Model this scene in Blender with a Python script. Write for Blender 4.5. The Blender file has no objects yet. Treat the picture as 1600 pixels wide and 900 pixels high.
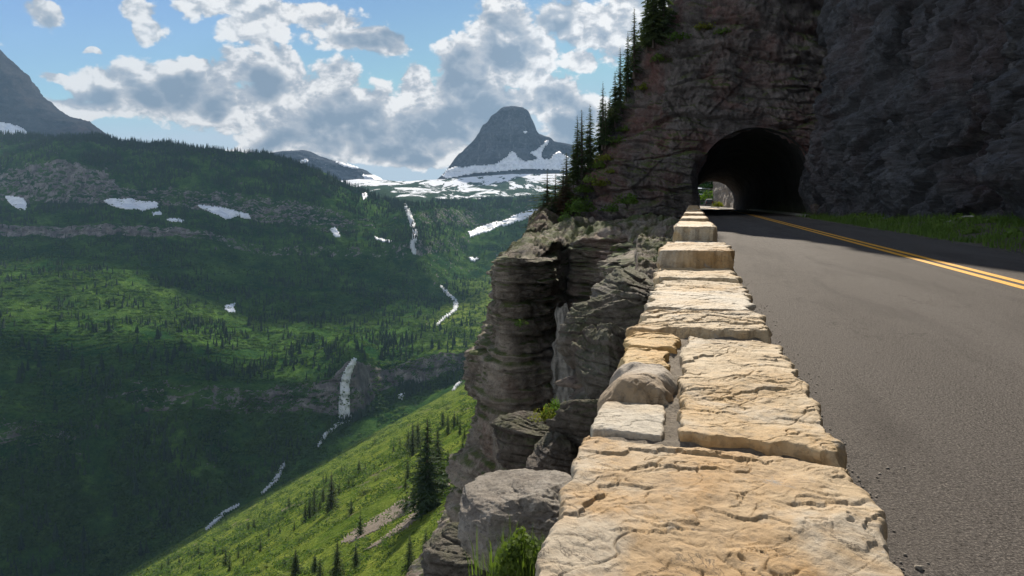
import bpy, math, random
import numpy as np
from mathutils import Vector
from mathutils.bvhtree import BVHTree
random.seed(7); rng = np.random.default_rng(7)
scene = bpy.context.scene
COL = scene.collection

# ------------------------------------------------------------------ camera, sun, sky, exposure
F = 1600*24/36; CX, HY, CH = 800.0, 312.0, 1.25           # focal length in photo pixels, horizon row, eye height above the road
cam_d = bpy.data.cameras.new('camera'); cam = bpy.data.objects.new('camera', cam_d); COL.objects.link(cam)
cam.location = (0, 0, CH); cam.rotation_euler = (math.radians(90), 0, 0)
cam_d.lens = 24; cam_d.sensor_width = 36; cam_d.shift_y = -(450-HY)/1600
cam_d.clip_start = 0.05; cam_d.clip_end = 40000
scene.camera = cam
SUN_AZ, SUN_EL = math.radians(10), math.radians(30.5)
SUND = Vector((math.sin(SUN_AZ)*math.cos(SUN_EL), math.cos(SUN_AZ)*math.cos(SUN_EL), math.sin(SUN_EL)))
ld = bpy.data.lights.new('sun', 'SUN'); ld.energy = 5.0; ld.angle = math.radians(0.5); ld.color = (1, .90, .76)
lo = bpy.data.objects.new('sun', ld); COL.objects.link(lo); lo.rotation_euler = SUND.to_track_quat('Z', 'Y').to_euler()
vs = scene.view_settings
vs.view_transform = 'Standard'; vs.look = 'None'; vs.gamma = 1; vs.use_curve_mapping = False; vs.exposure = 0.85
scene.cycles.max_bounces = 5; scene.cycles.diffuse_bounces = 3; scene.cycles.glossy_bounces = 2
scene.cycles.volume_bounces = 0; scene.cycles.transparent_max_bounces = 8; scene.cycles.use_denoising = True
scene.cycles.use_adaptive_sampling = True; scene.cycles.adaptive_threshold = 0.02
scene.cycles.caustics_reflective = False; scene.cycles.caustics_refractive = False
SKY_STRENGTH = 0.055
HAZE = 0.000038

class NT:
    """tiny node builder"""
    def __init__(s, nt): s.nt = nt; nt.nodes.clear()
    def n(s, t, ins=None, **kw):
        nd = s.nt.nodes.new(t)
        for k, v in kw.items(): setattr(nd, k, v)
        if ins:
            for k, v in ins.items():
                if isinstance(v, bpy.types.NodeSocket): s.nt.links.new(v, nd.inputs[k])
                else: nd.inputs[k].default_value = v
        return nd
    def m(s, op, a, b=None, c=None, clamp=False):
        nd = s.nt.nodes.new('ShaderNodeMath'); nd.operation = op; nd.use_clamp = clamp
        for i, v in enumerate((a, b, c)):
            if v is None: continue
            if isinstance(v, bpy.types.NodeSocket): s.nt.links.new(v, nd.inputs[i])
            else: nd.inputs[i].default_value = v
        return nd.outputs[0]
    def v(s, op, a, b=None, out=0):
        nd = s.nt.nodes.new('ShaderNodeVectorMath'); nd.operation = op
        for i, x in enumerate((a, b)):
            if x is None: continue
            if isinstance(x, bpy.types.NodeSocket): s.nt.links.new(x, nd.inputs[i])
            else: nd.inputs[i].default_value = x
        return nd.outputs[out]
    def ramp(s, f, stops, interp='LINEAR'):
        nd = s.nt.nodes.new('ShaderNodeValToRGB'); cr = nd.color_ramp; cr.interpolation = interp
        while len(cr.elements) < len(stops): cr.elements.new(0.5)
        for e, (p, c) in zip(cr.elements, stops):
            e.position = p; e.color = (c if len(c) == 4 else (*c, 1)) if not isinstance(c, (int, float)) else (c, c, c, 1)
        s.nt.links.new(f, nd.inputs[0]); return nd.outputs[0]
    def mix(s, f, a, b, mode='MIX'):
        nd = s.nt.nodes.new('ShaderNodeMix'); nd.data_type = 'RGBA'; nd.blend_type = mode
        for i, x in ((0, f), (6, a), (7, b)):
            if isinstance(x, bpy.types.NodeSocket): s.nt.links.new(x, nd.inputs[i])
            else: nd.inputs[i].default_value = x if i == 0 else ((*x, 1) if len(x) == 3 else x)
        return nd.outputs[2]
    def noise(s, vec, scale, detail=4, rough=.55, dist=0, out=0):
        nd = s.n('ShaderNodeTexNoise', {'Scale': scale, 'Detail': detail, 'Roughness': rough, 'Distortion': dist})
        if vec is not None: s.nt.links.new(vec, nd.inputs['Vector'])
        return nd.outputs[out]

# ---- sky: Nishita plus cumulus laid out by azimuth and elevation
world = bpy.data.worlds.new('World'); scene.world = world; world.use_nodes = True; world.cycles.sampling_method = 'MANUAL'; world.cycles.sample_map_resolution = 512
w = NT(world.node_tree)
sky = w.n('ShaderNodeTexSky', sky_type='NISHITA', sun_disc=False, sun_elevation=SUN_EL, sun_rotation=SUN_AZ,
          altitude=1800, air_density=1.0, dust_density=0.15, ozone_density=1.2)
tc = w.n('ShaderNodeTexCoord').outputs['Generated']
sep = w.n('ShaderNodeSeparateXYZ', {0: tc})
az = w.m('ARCTAN2', sep.outputs[0], sep.outputs[1])
el = w.m('ARCSINE', sep.outputs[2])
def azel(px, py):
    a = math.atan2(px-CX, F); return a, math.atan2(HY-py, math.hypot(F, px-CX))
ae = w.n('ShaderNodeCombineXYZ', {0: az, 1: el, 2: 0.0}).outputs[0]
warp = w.noise(ae, 7.0, 3, .6, out=1)
wv = w.v('MULTIPLY', w.v('SUBTRACT', warp, (.5, .5, .5)), (.09, .07, 0))
aw = w.v('ADD', ae, wv)
BL = [(60,28,30,22),(238,38,32,18),(208,8,34,20),(350,12,60,18),(430,20,80,26),(500,30,60,26),(410,55,56,18),(550,62,62,22),(598,82,34,16),
      (150,128,40,26),(215,132,62,34),(290,128,70,36),(330,165,95,32),(190,165,60,18),(385,115,32,26),(440,125,42,36),(400,170,90,40),
      (530,122,34,28),(520,170,70,50),(590,165,44,40),(645,140,40,34),(720,240,60,16),(500,240,70,14),(640,190,72,52),(560,215,90,34),(450,205,90,34),
      (712,90,40,40),(730,140,60,58),(700,200,80,40),(770,185,60,50),(785,42,66,42),(835,80,46,46),(770,90,60,50),
      (880,28,60,36),(930,40,70,36),(965,72,44,34),(900,90,30,24),(885,165,34,46),(915,215,60,60),(850,150,40,40),
      (620,238,80,18),(100,165,46,22),(92,118,24,9),(130,78,20,6),(380,230,80,14),(1000,20,60,60),
      (1150,-60,200,60),(700,-120,160,50),(250,-150,200,60),(-200,40,160,40),(-350,150,200,50)]
acc = None
for (bx, by, rx, ry) in BL:
    a, e = azel(bx, by); a2, _ = azel(bx+rx, by); _, e2 = azel(bx, by-ry)
    d = w.v('MULTIPLY', w.v('SUBTRACT', aw, (a, e, 0)), (1/(a2-a), 1/(e2-e), 0))
    L = w.v('LENGTH', d, out=1)
    acc = L if acc is None else w.m('SMOOTH_MIN', acc, L, .25)
body = w.m('SUBTRACT', 1.40, acc)
CORE = [(712,125,42,50),(750,185,60,40),(690,205,60,26),(792,62,46,36),(805,95,30,16),(893,205,36,60),(580,185,34,34),(505,195,46,34),(440,215,46,18),(395,140,30,22),
        (285,145,44,22),(245,150,26,14),(570,68,48,15),(860,28,30,16),(160,148,34,12),(640,235,60,18),(610,60,30,12),(660,205,36,22),(330,165,30,18),(540,150,20,16),(700,-90,90,30),(870,150,26,20)]
ac2 = None
for (bx, by, rx, ry) in CORE:
    a, e = azel(bx, by); a2, _ = azel(bx+rx, by); _, e2 = azel(bx, by-ry)
    L = w.v('LENGTH', w.v('MULTIPLY', w.v('SUBTRACT', aw, (a, e, 0)), (1/(a2-a), 1/(e2-e), 0)), out=1)
    ac2 = L if ac2 is None else w.m('SMOOTH_MIN', ac2, L, .2)
core = w.m('SUBTRACT', 1.25, w.m('MINIMUM', ac2, 2.2))
st = w.v('MULTIPLY', ae, (1, 1.3, 1))
def puff(vec):
    a_ = w.noise(vec, 6.5, 9, .60, .1)
    b_ = w.noise(vec, 19.0, 4, .55, .2)
    bil = w.m('ABSOLUTE', w.m('SUBTRACT', b_, .5))                # creased lumps, like cauliflower heads
    return w.m('ADD', w.m('MULTIPLY', w.m('SUBTRACT', a_, .5), 2.4), w.m('MULTIPLY', w.m('SUBTRACT', bil, .09), 2.6))
p1 = puff(st); p2 = puff(w.v('ADD', st, (.004, .022, 0)))
n3 = w.noise(st, 42.0, 6, .6)
p1 = w.m('ADD', p1, w.m('MULTIPLY', w.m('SUBTRACT', n3, .5), .7)); dens = w.m('ADD', body, p1)
dens2 = w.m('ADD', body, w.m('ADD', p2, w.m('MULTIPLY', w.m('SUBTRACT', n3, .5), .35)))
# thin veil elsewhere round the horizon so other directions are not bare
alpha = w.n('ShaderNodeMapRange', {0: dens, 1: .10, 2: .42}, interpolation_type='SMOOTHSTEP').outputs[0]
thick = w.n('ShaderNodeMapRange', {0: w.m('ADD', w.m('MULTIPLY', dens, .55), w.m('ADD', core, w.m('MULTIPLY', p1, .75))), 1: .20, 2: 1.35}, interpolation_type='SMOOTHSTEP').outputs[0]
rel = w.m('MULTIPLY', w.m('SUBTRACT', dens, dens2), 1.2)
lit = w.m('SUBTRACT', w.m('ADD', .80, rel), w.m('MULTIPLY', thick, .80))
lit = w.m('ADD', lit, w.m('MULTIPLY', w.m('SUBTRACT', n3, .5), .30), clamp=True)
sdir = w.v('DOT_PRODUCT', tc, tuple(SUND), out=1)
near = w.n('ShaderNodeMapRange', {0: sdir, 1: .72, 2: 1.0}).outputs[0]
ccol = w.ramp(lit, [(0, (2.1, 2.75, 3.5)), (.35, (3.3, 3.8, 4.4)), (.65, (4.8, 5.0, 5.3)), (1, (9.0, 8.8, 8.5))])
gain = w.m('ADD', .95, w.m('MULTIPLY', near, .25))
ccol2 = w.v('MULTIPLY', ccol, w.n('ShaderNodeCombineXYZ', {0: gain, 1: gain, 2: gain}).outputs[0])
skyc = w.v('MINIMUM', w.v('MULTIPLY', sky.outputs[0], (.85, .98, 1.12)), (5.0, 6.2, 7.2))
final = w.mix(alpha, skyc, ccol2)
# unseen bright cumulus added overhead and behind the viewer, to lift the shade
ob = w.noise(w.v('MULTIPLY', tc, (1, 1, 1.6)), 2.4, 6, .6, .2); oa = w.n('ShaderNodeMapRange', {0: ob, 1: .44, 2: .56}, interpolation_type='SMOOTHSTEP').outputs[0]
om = w.n('ShaderNodeMapRange', {0: sdir, 1: .62, 2: .30}).outputs[0]
oc = w.ramp(w.noise(tc, 7, 5, .6), [(.35, (6, 6.3, 6.8)), (.65, (12.5, 12.4, 12.2))])
final = w.mix(w.m('MULTIPLY', oa, om), final, oc)
bg = w.n('ShaderNodeBackground', {0: final, 1: SKY_STRENGTH})
w.n('ShaderNodeOutputWorld', {0: bg.outputs[0]})

# ------------------------------------------------------------------ numpy noise
_G = rng.normal(size=(256, 3)); _G /= np.linalg.norm(_G, axis=1)[:, None]
_PM = np.random.default_rng(3).permutation(256); _PM = np.concatenate([_PM, _PM])
def perlin(P):
    P = np.asarray(P, float); i = np.floor(P).astype(np.int64); f = P-i; i &= 255
    u = f*f*f*(f*(f*6-15)+10); out = 0
    for dx in (0, 1):
        for dy in (0, 1):
            for dz in (0, 1):
                h = _PM[_PM[_PM[(i[..., 0]+dx) & 255]+((i[..., 1]+dy) & 255)]+((i[..., 2]+dz) & 255)]
                g = _G[h]
                d = g[..., 0]*(f[..., 0]-dx)+g[..., 1]*(f[..., 1]-dy)+g[..., 2]*(f[..., 2]-dz)
                wx = u[..., 0] if dx else 1-u[..., 0]; wy = u[..., 1] if dy else 1-u[..., 1]; wz = u[..., 2] if dz else 1-u[..., 2]
                out = out+d*wx*wy*wz
    return out*1.6
def fbm(P, oct=5, lac=2.03, gain=.5):
    P = np.asarray(P, float); a = 1; s = 0; t = 0
    for k in range(oct): s = s+a*perlin(P+k*17.3); t += a; P = P*lac; a *= gain
    return s/t
def ridged(P, oct=4, gain=.5):
    P = np.asarray(P, float); a = 1; s = 0; t = 0
    for k in range(oct): s = s+a*(1-2*np.abs(perlin(P+k*9.1))); t += a; P = P*2.07; a *= gain
    return s/t
def hsh(a, b=0, c=0):
    x = np.sin(np.asarray(a)*127.1+np.asarray(b)*311.7+np.asarray(c)*74.7)*43758.5453
    return x-np.floor(x)
def smooth(e0, e1, x):
    t = np.clip((x-e0)/(e1-e0), 0, 1); return t*t*(3-2*t)
def strata(P, t, w_, dip=(.04, .03), seed=0, soft=.12, wob=1.0):
    """layered blocky relief: every bed of thickness t steps in or out, broken into blocks of width w_"""
    X, Y, Z = P[..., 0], P[..., 1], P[..., 2]
    zz = (Z+dip[0]*X+dip[1]*Y)/t+wob*fbm(np.stack([X/(t*5), Y/(t*5), Z/(t*5)+seed], -1), 3)
    k = np.floor(zz); f = zz-k
    def layer(kk):
        a = hsh(kk, seed)*.55
        q = X*.8+Y*.6+Z*.35+.5*t*np.sin((X-Y)/(2.3*t)); ww = w_*(.6+1.1*hsh(kk, seed+5))
        qq = q/ww+hsh(kk, 3.3)*10; kb = np.floor(qq); fb = qq-kb
        e = smooth(0, .06, fb)*smooth(0, .06, 1-fb)
        return a+.45*hsh(kb, kk, seed)-.25*(1-e)
    h = layer(k); h2 = layer(k+1); s = smooth(1-soft, 1, f)
    return h*(1-s)+h2*s-.42*np.exp(-((f-1+soft*.5)/.06)**2)

# ------------------------------------------------------------------ object helpers
def mesh_np(name, V, Fc, mats, parent=None, smoothf=True, link=True, midx=None):
    """V (n,3) ; Fc (m,k) k=3 or 4 or list of such arrays"""
    V = np.asarray(V, np.float32).reshape(-1, 3)
    Fl = Fc if isinstance(Fc, list) else [Fc]
    me = bpy.data.meshes.new(name); me.vertices.add(len(V)); me.vertices.foreach_set('co', V.ravel())
    loops = np.concatenate([np.asarray(f, np.int32).ravel() for f in Fl])
    tot = np.concatenate([np.full(len(f), np.asarray(f).shape[1], np.int32) for f in Fl])
    st_ = np.concatenate([[0], np.cumsum(tot)[:-1]]).astype(np.int32)
    me.loops.add(len(loops)); me.loops.foreach_set('vertex_index', loops)
    me.polygons.add(len(tot)); me.polygons.foreach_set('loop_start', st_)
    if midx is not None: me.polygons.foreach_set('material_index', np.asarray(midx, np.int32))
    me.update(calc_edges=True); me.validate()
    me.polygons.foreach_set('use_smooth', np.full(len(me.polygons), smoothf))
    for m_ in (mats if isinstance(mats, (list, tuple)) else [mats]): me.materials.append(m_)
    o = bpy.data.objects.new(name, me)
    if link: COL.objects.link(o)
    if parent: o.parent = parent
    return o
def grid_faces(nr, nc, flip=False, wrap=False):
    r = np.arange(nr-1)[:, None]; c = np.arange(nc if wrap else nc-1)[None, :]; c2 = (c+1) % nc
    a = r*nc+c; b = r*nc+c2; d = (r+1)*nc+c2; e = (r+1)*nc+c
    q = np.stack([a, b, d, e], -1).reshape(-1, 4)
    return q[:, ::-1] if flip else q
def grid_normals(G):
    du = np.gradient(G, axis=1); dv = np.gradient(G, axis=0); n = np.cross(du, dv)
    return n/np.maximum(np.linalg.norm(n, axis=-1, keepdims=True), 1e-9)
def tag(o, label=None, cat=None, group=None, kind=None):
    if label: o['label'] = label
    if cat: o['category'] = cat
    if group: o['group'] = group
    if kind: o['kind'] = kind
    return o
def empty(name, loc, rz=0):
    o = bpy.data.objects.new(name, None); COL.objects.link(o); o.location = loc; o.rotation_euler = (0, 0, rz); o.empty_display_size = .2
    return o
def W(px, py, Z):                       # a sight line and a distance give a place in the world
    px, py, Z = np.broadcast_arrays(np.asarray(px, float), np.asarray(py, float), np.asarray(Z, float))
    return np.stack([(px-CX)/F*Z, Z, CH-(py-HY)/F*Z], -1)
AL = math.atan((1083-800)/F); CA, SA = math.cos(AL), math.sin(AL)
def R(u, v, z):                         # road frame: u to the right of the eye, v along the road
    u, v, z = np.broadcast_arrays(np.asarray(u, float), np.asarray(v, float), np.asarray(z, float))
    return np.stack([u*CA+v*SA, v*CA-u*SA, z], -1)
def lerp_tab(x, tab):
    tab = np.asarray(tab, float); return np.interp(x, tab[:, 0], tab[:, 1])

# ------------------------------------------------------------------ materials
def mat(name, fn, rough=.9, spec=.25):
    m_ = bpy.data.materials.new(name); m_.use_nodes = True; t = NT(m_.node_tree)
    pos = t.n('ShaderNodeNewGeometry')
    b = t.n('ShaderNodeBsdfPrincipled', {'Roughness': rough, 'Specular IOR Level': spec})
    o = t.n('ShaderNodeOutputMaterial', {0: b.outputs[0]})
    fn(t, pos, b)
    return m_
def lk(t, a, b): t.nt.links.new(a, b)
def bump(t, b, h, dist, strength=1.0):
    nd = t.n('ShaderNodeBump', {'Height': h, 'Distance': dist, 'Strength': strength}); lk(t, nd.outputs[0], b.inputs['Normal'])
def rock_fn(c1, c2, c3, s=1.0, red=0.0, moss=0.0, streak=0.0, bd=.06, vein=0.0):
    def fn(t, g, b):
        P = g.outputs['Position']
        n = t.noise(P, .35*s, 8, .65); n2 = t.noise(P, 2.3*s, 8, .7, .4)
        lay = t.noise(t.v('MULTIPLY', P, (.25, .25, 3.2)), 1.3*s, 6, .65)
        c = t.ramp(n2, [(.3, c1), (.5, c2), (.72, c3)])
        c = t.mix(t.ramp(lay, [(.35, 0), (.65, .75)]), c, t.mix(.5, c, c1, 'MULTIPLY'))
        c = t.mix(t.ramp(n, [(.38, .0), (.62, .55)]), c, c3)
        if red: c = t.mix(t.m('MULTIPLY', t.ramp(t.noise(P, .16*s, 6, .7, .5), [(.5, 0), (.62, 1)]), red), c, (.17, .055, .04))
        if streak:
            sn = t.noise(t.v('MULTIPLY', P, (2.4, 2.4, .14)), 1.0*s, 5, .6)
            c = t.mix(t.m('MULTIPLY', t.ramp(sn, [(.6, 0), (.72, 1)]), streak), c, (.34, .34, .33))
        if vein:
            vn = t.noise(P, 5*s, 6, .75, 1.2)
            c = t.mix(t.m('MULTIPLY', t.ramp(vn, [(.60, 0), (.68, 1)]), vein), c, (.4, .39, .36))
        if moss:
            up = t.n('ShaderNodeSeparateXYZ', {0: g.outputs['Normal']}).outputs[2]
            mk = t.m('MULTIPLY', t.ramp(up, [(.30, 0), (.65, 1)]), t.ramp(t.noise(P, .5*s, 6, .7), [(.42, 0), (.56, 1)]))
            c = t.mix(t.m('MULTIPLY', mk, moss), c, t.ramp(t.noise(P, 4*s, 5, .7), [(.3, (.03, .055, .012)), (.7, (.10, .12, .03))]))
        fine = t.noise(P, 9*s, 8, .78, .3)
        c = t.mix(t.ramp(fine, [(.34, .75), (.47, 0)]), c, tuple(x*.35 for x in c1))
        c = t.mix(t.ramp(fine, [(.58, 0), (.72, .6)]), c, tuple(x*1.35 for x in c3))
        lk(t, c, b.inputs['Base Color'])
        lay2 = t.noise(t.v('MULTIPLY', P, (.4, .4, 6.0)), 2.6*s, 6, .7)
        h = t.m('ADD', t.m('ADD', t.noise(P, 4*s, 10, .75, .3), t.m('MULTIPLY', lay, .8)), t.m('MULTIPLY', lay2, .5))
        bump(t, b, h, bd, 1)
    return fn
M = {}
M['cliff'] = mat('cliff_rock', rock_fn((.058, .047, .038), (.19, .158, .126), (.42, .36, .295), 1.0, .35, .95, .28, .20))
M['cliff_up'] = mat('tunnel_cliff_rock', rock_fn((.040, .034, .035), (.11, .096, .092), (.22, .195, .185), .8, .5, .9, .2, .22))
M['cliff_right'] = mat('shade_dark_rock', rock_fn((.010, .011, .014), (.038, .040, .047), (.15, .155, .17), .7, .15, .0, .35, .30), rough=.6, spec=.4)  # base colour lowered to carry the roadside cliff's deep shade
M['cliff_near'] = mat('near_rock', rock_fn((.038, .032, .026), (.115, .097, .078), (.27, .24, .20), 2.4, .15, .5, .0, .09, .3))
M['boulder'] = mat('boulder_rock', rock_fn((.15, .13, .108), (.34, .305, .26), (.50, .46, .40), 4.0, .1, .0, .0, .045, .3))
M['slab'] = mat('pale_rock', rock_fn((.17, .16, .145), (.30, .28, .25), (.40, .38, .34), 1.5, 0, 0, .5, .04))
M['far_rock'] = mat('far_rock', rock_fn((.005, .009, .016), (.034, .044, .060), (.17, .18, .20), .012, 0, 0, .5, 30), spec=0.0)
M['left_rock'] = mat('far_brown_rock', rock_fn((.008, .010, .015), (.030, .030, .036), (.09, .08, .078), .014, 0.1, 0, .0, 22), spec=0.0)

def sandstone(tint, dark=.5, seed=0.0):
    tint = tuple(x*.84 for x in tint)
    def fn(t, g, b):
        P = t.v('ADD', g.outputs['Position'], (seed*3.1, seed, 0))
        RP = t.v('ADD', t.n('ShaderNodeMapping', {'Vector': P, 'Rotation': (0, 0, AL+.38)}).outputs[0], t.v('MULTIPLY', t.noise(P, 4, 4, .6, out=1), (.12, .12, .12)))
        A = t.v('MULTIPLY', RP, (1.0, 2.2, 2.2))
        n = t.noise(A, 4.5, 9, .68, .6); m2 = t.noise(P, 1.6, 5, .6, .3); f2 = t.noise(P, 34, 7, .75)
        c = t.ramp(n, [(.28, tuple(x*.62 for x in tint)), (.46, tint), (.6, tuple(min(.62, x*1.12) for x in tint)), (.8, (.46, .40, .31))])
        c = t.mix(t.ramp(m2, [(.42, 0), (.60, .8)]), c, (tint[0]*.98, tint[1]*.78, tint[2]*.50))
        c = t.mix(t.ramp(t.noise(P, 2.6, 5, .65, .5), [(.52, 0), (.64, .7)]), c, (.41, .37, .30))
        gy = t.ramp(t.noise(P, 5.5, 6, .7, .8), [(.62, 0), (.68, 1)])
        c = t.mix(t.m('MULTIPLY', gy, dark), c, (.23, .235, .23))
        c = t.mix(t.ramp(f2, [(.36, .55), (.5, 0)]), c, tuple(x*.45 for x in tint))
        ln = t.m('ABSOLUTE', t.m('SUBTRACT', t.noise(A, 5.5, 6, .62, .8), .5)); lm_ = t.ramp(t.noise(P, 4, 3, .6), [(.45, 0), (.6, 1)])
        c = t.mix(t.m('MULTIPLY', t.ramp(ln, [(0, .85), (.012, 0)]), lm_), c, (.06, .045, .03))
        lk(t, c, b.inputs['Base Color'])
        st_n = t.noise(t.v('MULTIPLY', RP, (6, 34, 60)), 1.0, 7, .7, .5)
        c = t.mix(t.ramp(st_n, [(.30, .65), (.40, 0)]), c, (.12, .085, .05)); lk(t, c, b.inputs['Base Color'])
        h = t.m('ADD', t.m('ADD', t.m('MULTIPLY', n, .35), t.m('MULTIPLY', f2, .34)), t.m('ADD', t.m('MULTIPLY', st_n, .42), t.m('MULTIPLY', t.noise(P, 130, 5, .75), .30)))
        bump(t, b, h, .008, 1)
    return fn
M['sand1'] = mat('ochre_sandstone', sandstone((.47, .35, .21), .75, 0), rough=.8)
M['sand2'] = mat('buff_sandstone', sandstone((.52, .42, .28), .45, 4.0), rough=.8)
M['sand3'] = mat('grey_stone', sandstone((.36, .31, .25), .7, 9.0), rough=.8)
M['sand4'] = mat('pale_blue_stone', sandstone((.47, .42, .335), .5, 14.0), rough=.75)
M['sand5'] = mat('yellow_sandstone', sandstone((.54, .40, .20), .25, 21.0), rough=.8)
def mortar(t, g, b):
    P = g.outputs['Position']; n = t.noise(P, 90, 6, .8); n2 = t.noise(P, 6, 4, .6)
    c = t.mix(n2, t.ramp(n, [(.36, (.06, .048, .036)), (.62, (.30, .25, .19))]), (.19, .165, .13)); lk(t, c, b.inputs['Base Color'])
    bump(t, b, n, .012, 1)
M['mortar'] = mat('mortar', mortar)
def asphalt(t, g, b):
    P = g.outputs['Position']
    rp = t.n('ShaderNodeMapping', {'Vector': P, 'Rotation': (0, 0, AL)}).outputs[0]      # along-the-road frame
    fine = t.noise(P, 95, 3, .7); mid = t.noise(P, 22, 6, .75); big = t.noise(t.v('MULTIPLY', rp, (1, .12, 1)), .9, 5, .6)
    vo = t.n('ShaderNodeTexVoronoi', {'Vector': P, 'Scale': 75.0}).outputs[0]
    c = t.ramp(fine, [(.38, (.012, .010, .009)), (.5, (.070, .063, .058)), (.63, (.24, .215, .19))])
    c = t.mix(t.ramp(big, [(.35, 0), (.7, .55)]), c, (.105, .095, .088))
    sx = t.n('ShaderNodeSeparateXYZ', {0: rp}).outputs[0]
    tr = t.ramp(t.m('PINGPONG', t.m('ADD', sx, .2), .95), [(.0, 0), (1, .5)])
    c = t.mix(tr, c, (.125, .113, .104)); c = t.mix(t.ramp(t.noise(t.v('MULTIPLY', rp, (1.6, .25, 1)), .7, 6, .65, .6), [(.50, 0), (.70, .6)]), c, (.045, .040, .037))
    c = t.mix(t.ramp(t.noise(P, 13, 4, .8), [(.70, 0), (.74, .5)]), c, (.3, .27, .24))
    c = t.mix(t.ramp(mid, [(.32, .75), (.45, 0)]), c, (.035, .03, .028))
    pit = t.noise(P, 42, 5, .8); c = t.mix(t.ramp(pit, [(.36, .9), (.44, 0)]), c, (.012, .010, .009)); c = t.mix(t.ramp(pit, [(.60, 0), (.68, .55)]), c, (.22, .195, .17))
    ck = t.m('ABSOLUTE', t.m('SUBTRACT', t.noise(rp, .8, 8, .62, .4), .5)); c = t.mix(t.m('MULTIPLY', t.ramp(ck, [(0, .9), (.0045, 0)]), t.ramp(t.noise(P, .35, 2, .5), [(.52, 0), (.6, 1)])), c, (.02, .018, .016))
    lk(t, c, b.inputs['Base Color'])
    bump(t, b, t.m('ADD', t.m('MULTIPLY', pit, 2.0), t.m('ADD', t.m('MULTIPLY', vo, .3), t.m('ADD', t.m('MULTIPLY', fine, .8), t.m('MULTIPLY', mid, .4)))), .005, 1)
M['asphalt'] = mat('asphalt', asphalt, rough=.95, spec=.12)
def paint(t, g, b):
    P = g.outputs['Position']; n = t.noise(P, 30, 6, .8)
    c = t.ramp(n, [(.33, (.16, .11, .05)), (.43, (.74, .36, .03)), (.7, (.80, .44, .05))]); lk(t, c, b.inputs['Base Color']); bump(t, b, n, .004)
M['yellow'] = mat('yellow_paint', paint, rough=.6)
def simple(c, rough=.9, var=.35, scale=6.0, bd=0.0):
    def fn(t, g, b):
        n = t.noise(g.outputs['Position'], scale, 5, .7)
        lk(t, t.ramp(n, [(.3, tuple(x*(1-var) for x in c)), (.7, tuple(min(1, x*(1+var)) for x in c))]), b.inputs['Base Color'])
        if bd: bump(t, b, n, bd)
    return fn
def leaf(c, c2, scale=1.5, tr=.35):
    def fn(t, g, b):
        r = t.n('ShaderNodeObjectInfo').outputs['Random']; n = t.noise(g.outputs['Position'], scale, 3, .7)
        cc = t.mix(t.m('ADD', t.m('MULTIPLY', n, .9), t.m('MULTIPLY', t.m('SUBTRACT', r, .5), .5), clamp=True), c, c2)
        lk(t, cc, b.inputs['Base Color'])
        tl = t.n('ShaderNodeBsdfTranslucent', {0: t.mix(1.0, cc, (1.3, 1.35, .6), 'MULTIPLY')})
        ms = t.n('ShaderNodeMixShader', {0: tr, 1: b.outputs[0], 2: tl.outputs[0]})
        out = [x for x in t.nt.nodes if x.type == 'OUTPUT_MATERIAL'][0]; lk(t, ms.outputs[0], out.inputs[0])
    return fn
M['needle'] = mat('conifer_needles', leaf((.028, .055, .026), (.085, .11, .045), 1.2, .35))
M['needle_dead'] = mat('rusty_needles', leaf((.07, .045, .025), (.12, .08, .04), 2, .2))
M['far_needle'] = mat('far_conifer_needles', leaf((.014, .036, .022), (.036, .062, .030), .02, .15))
M['bark'] = mat('bark', simple((.09, .07, .055), .9, .4, 14, .02))
M['leafy'] = mat('shrub_leaves', leaf((.05, .11, .02), (.14, .20, .04), 3, .45))
M['leafy_y'] = mat('yellow_green_leaves', leaf((.10, .13, .02), (.24, .24, .04), 6, .45))
M['leafy_m'] = mat('meadow_shrub_leaves', leaf((.022, .065, .016), (.125, .20, .045), .03, .4))
M['leafy_b'] = mat('bright_leaves', leaf((.05, .10, .02), (.17, .22, .05), 14, .4))
M['leafy_p'] = mat('pale_willow_leaves', leaf((.11, .16, .06), (.24, .28, .12), .4, .45))
M['leafy_d'] = mat('dark_shrub_leaves', leaf((.025, .065, .018), (.10, .15, .04), .12, .4))
M['grassb'] = mat('grass_blades', leaf((.04, .12, .02), (.10, .20, .03), 2.5, .45))
M['grassr'] = mat('roadside_grass_blades', leaf((.05, .13, .025), (.19, .26, .06), 1.2, .4))
M['soil'] = mat('gravelly_soil', simple((.09, .075, .06), .95, .5, 25, .02))
def snow(t, g, b):
    n = t.noise(g.outputs['Position'], .05, 6, .7); lk(t, t.ramp(n, [(.3, (.52, .55, .60)), (.6, (.80, .82, .85))]), b.inputs['Base Color']); bump(t, b, n, 2)
M['snow'] = mat('old_snow', snow, rough=.6)
def water(t, g, b):
    P = g.outputs['Position']; n = t.noise(t.v('MULTIPLY', P, (1, 1, .16)), .30, 7, .75)
    lk(t, t.ramp(n, [(.36, (.45, .50, .53)), (.50, (.93, .95, .97))]), b.inputs['Base Color']); bump(t, b, n, 1)
    tr = t.n('ShaderNodeBsdfTransparent'); tl = t.n('ShaderNodeBsdfTranslucent', {0: (.9, .93, .96, 1)})
    m1 = t.n('ShaderNodeMixShader', {0: .4, 1: b.outputs[0], 2: tl.outputs[0]})
    ms = t.n('ShaderNodeMixShader', {0: t.ramp(t.noise(t.v('MULTIPLY', P, (1, 1, .12)), 1.1, 4, .7), [(.32, .35), (.42, 0)]), 1: m1.outputs[0], 2: tr.outputs[0]})
    out = [x for x in t.nt.nodes if x.type == 'OUTPUT_MATERIAL'][0]; lk(t, ms.outputs[0], out.inputs[0])
M['water'] = mat('white_water', water, rough=.5)

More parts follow.
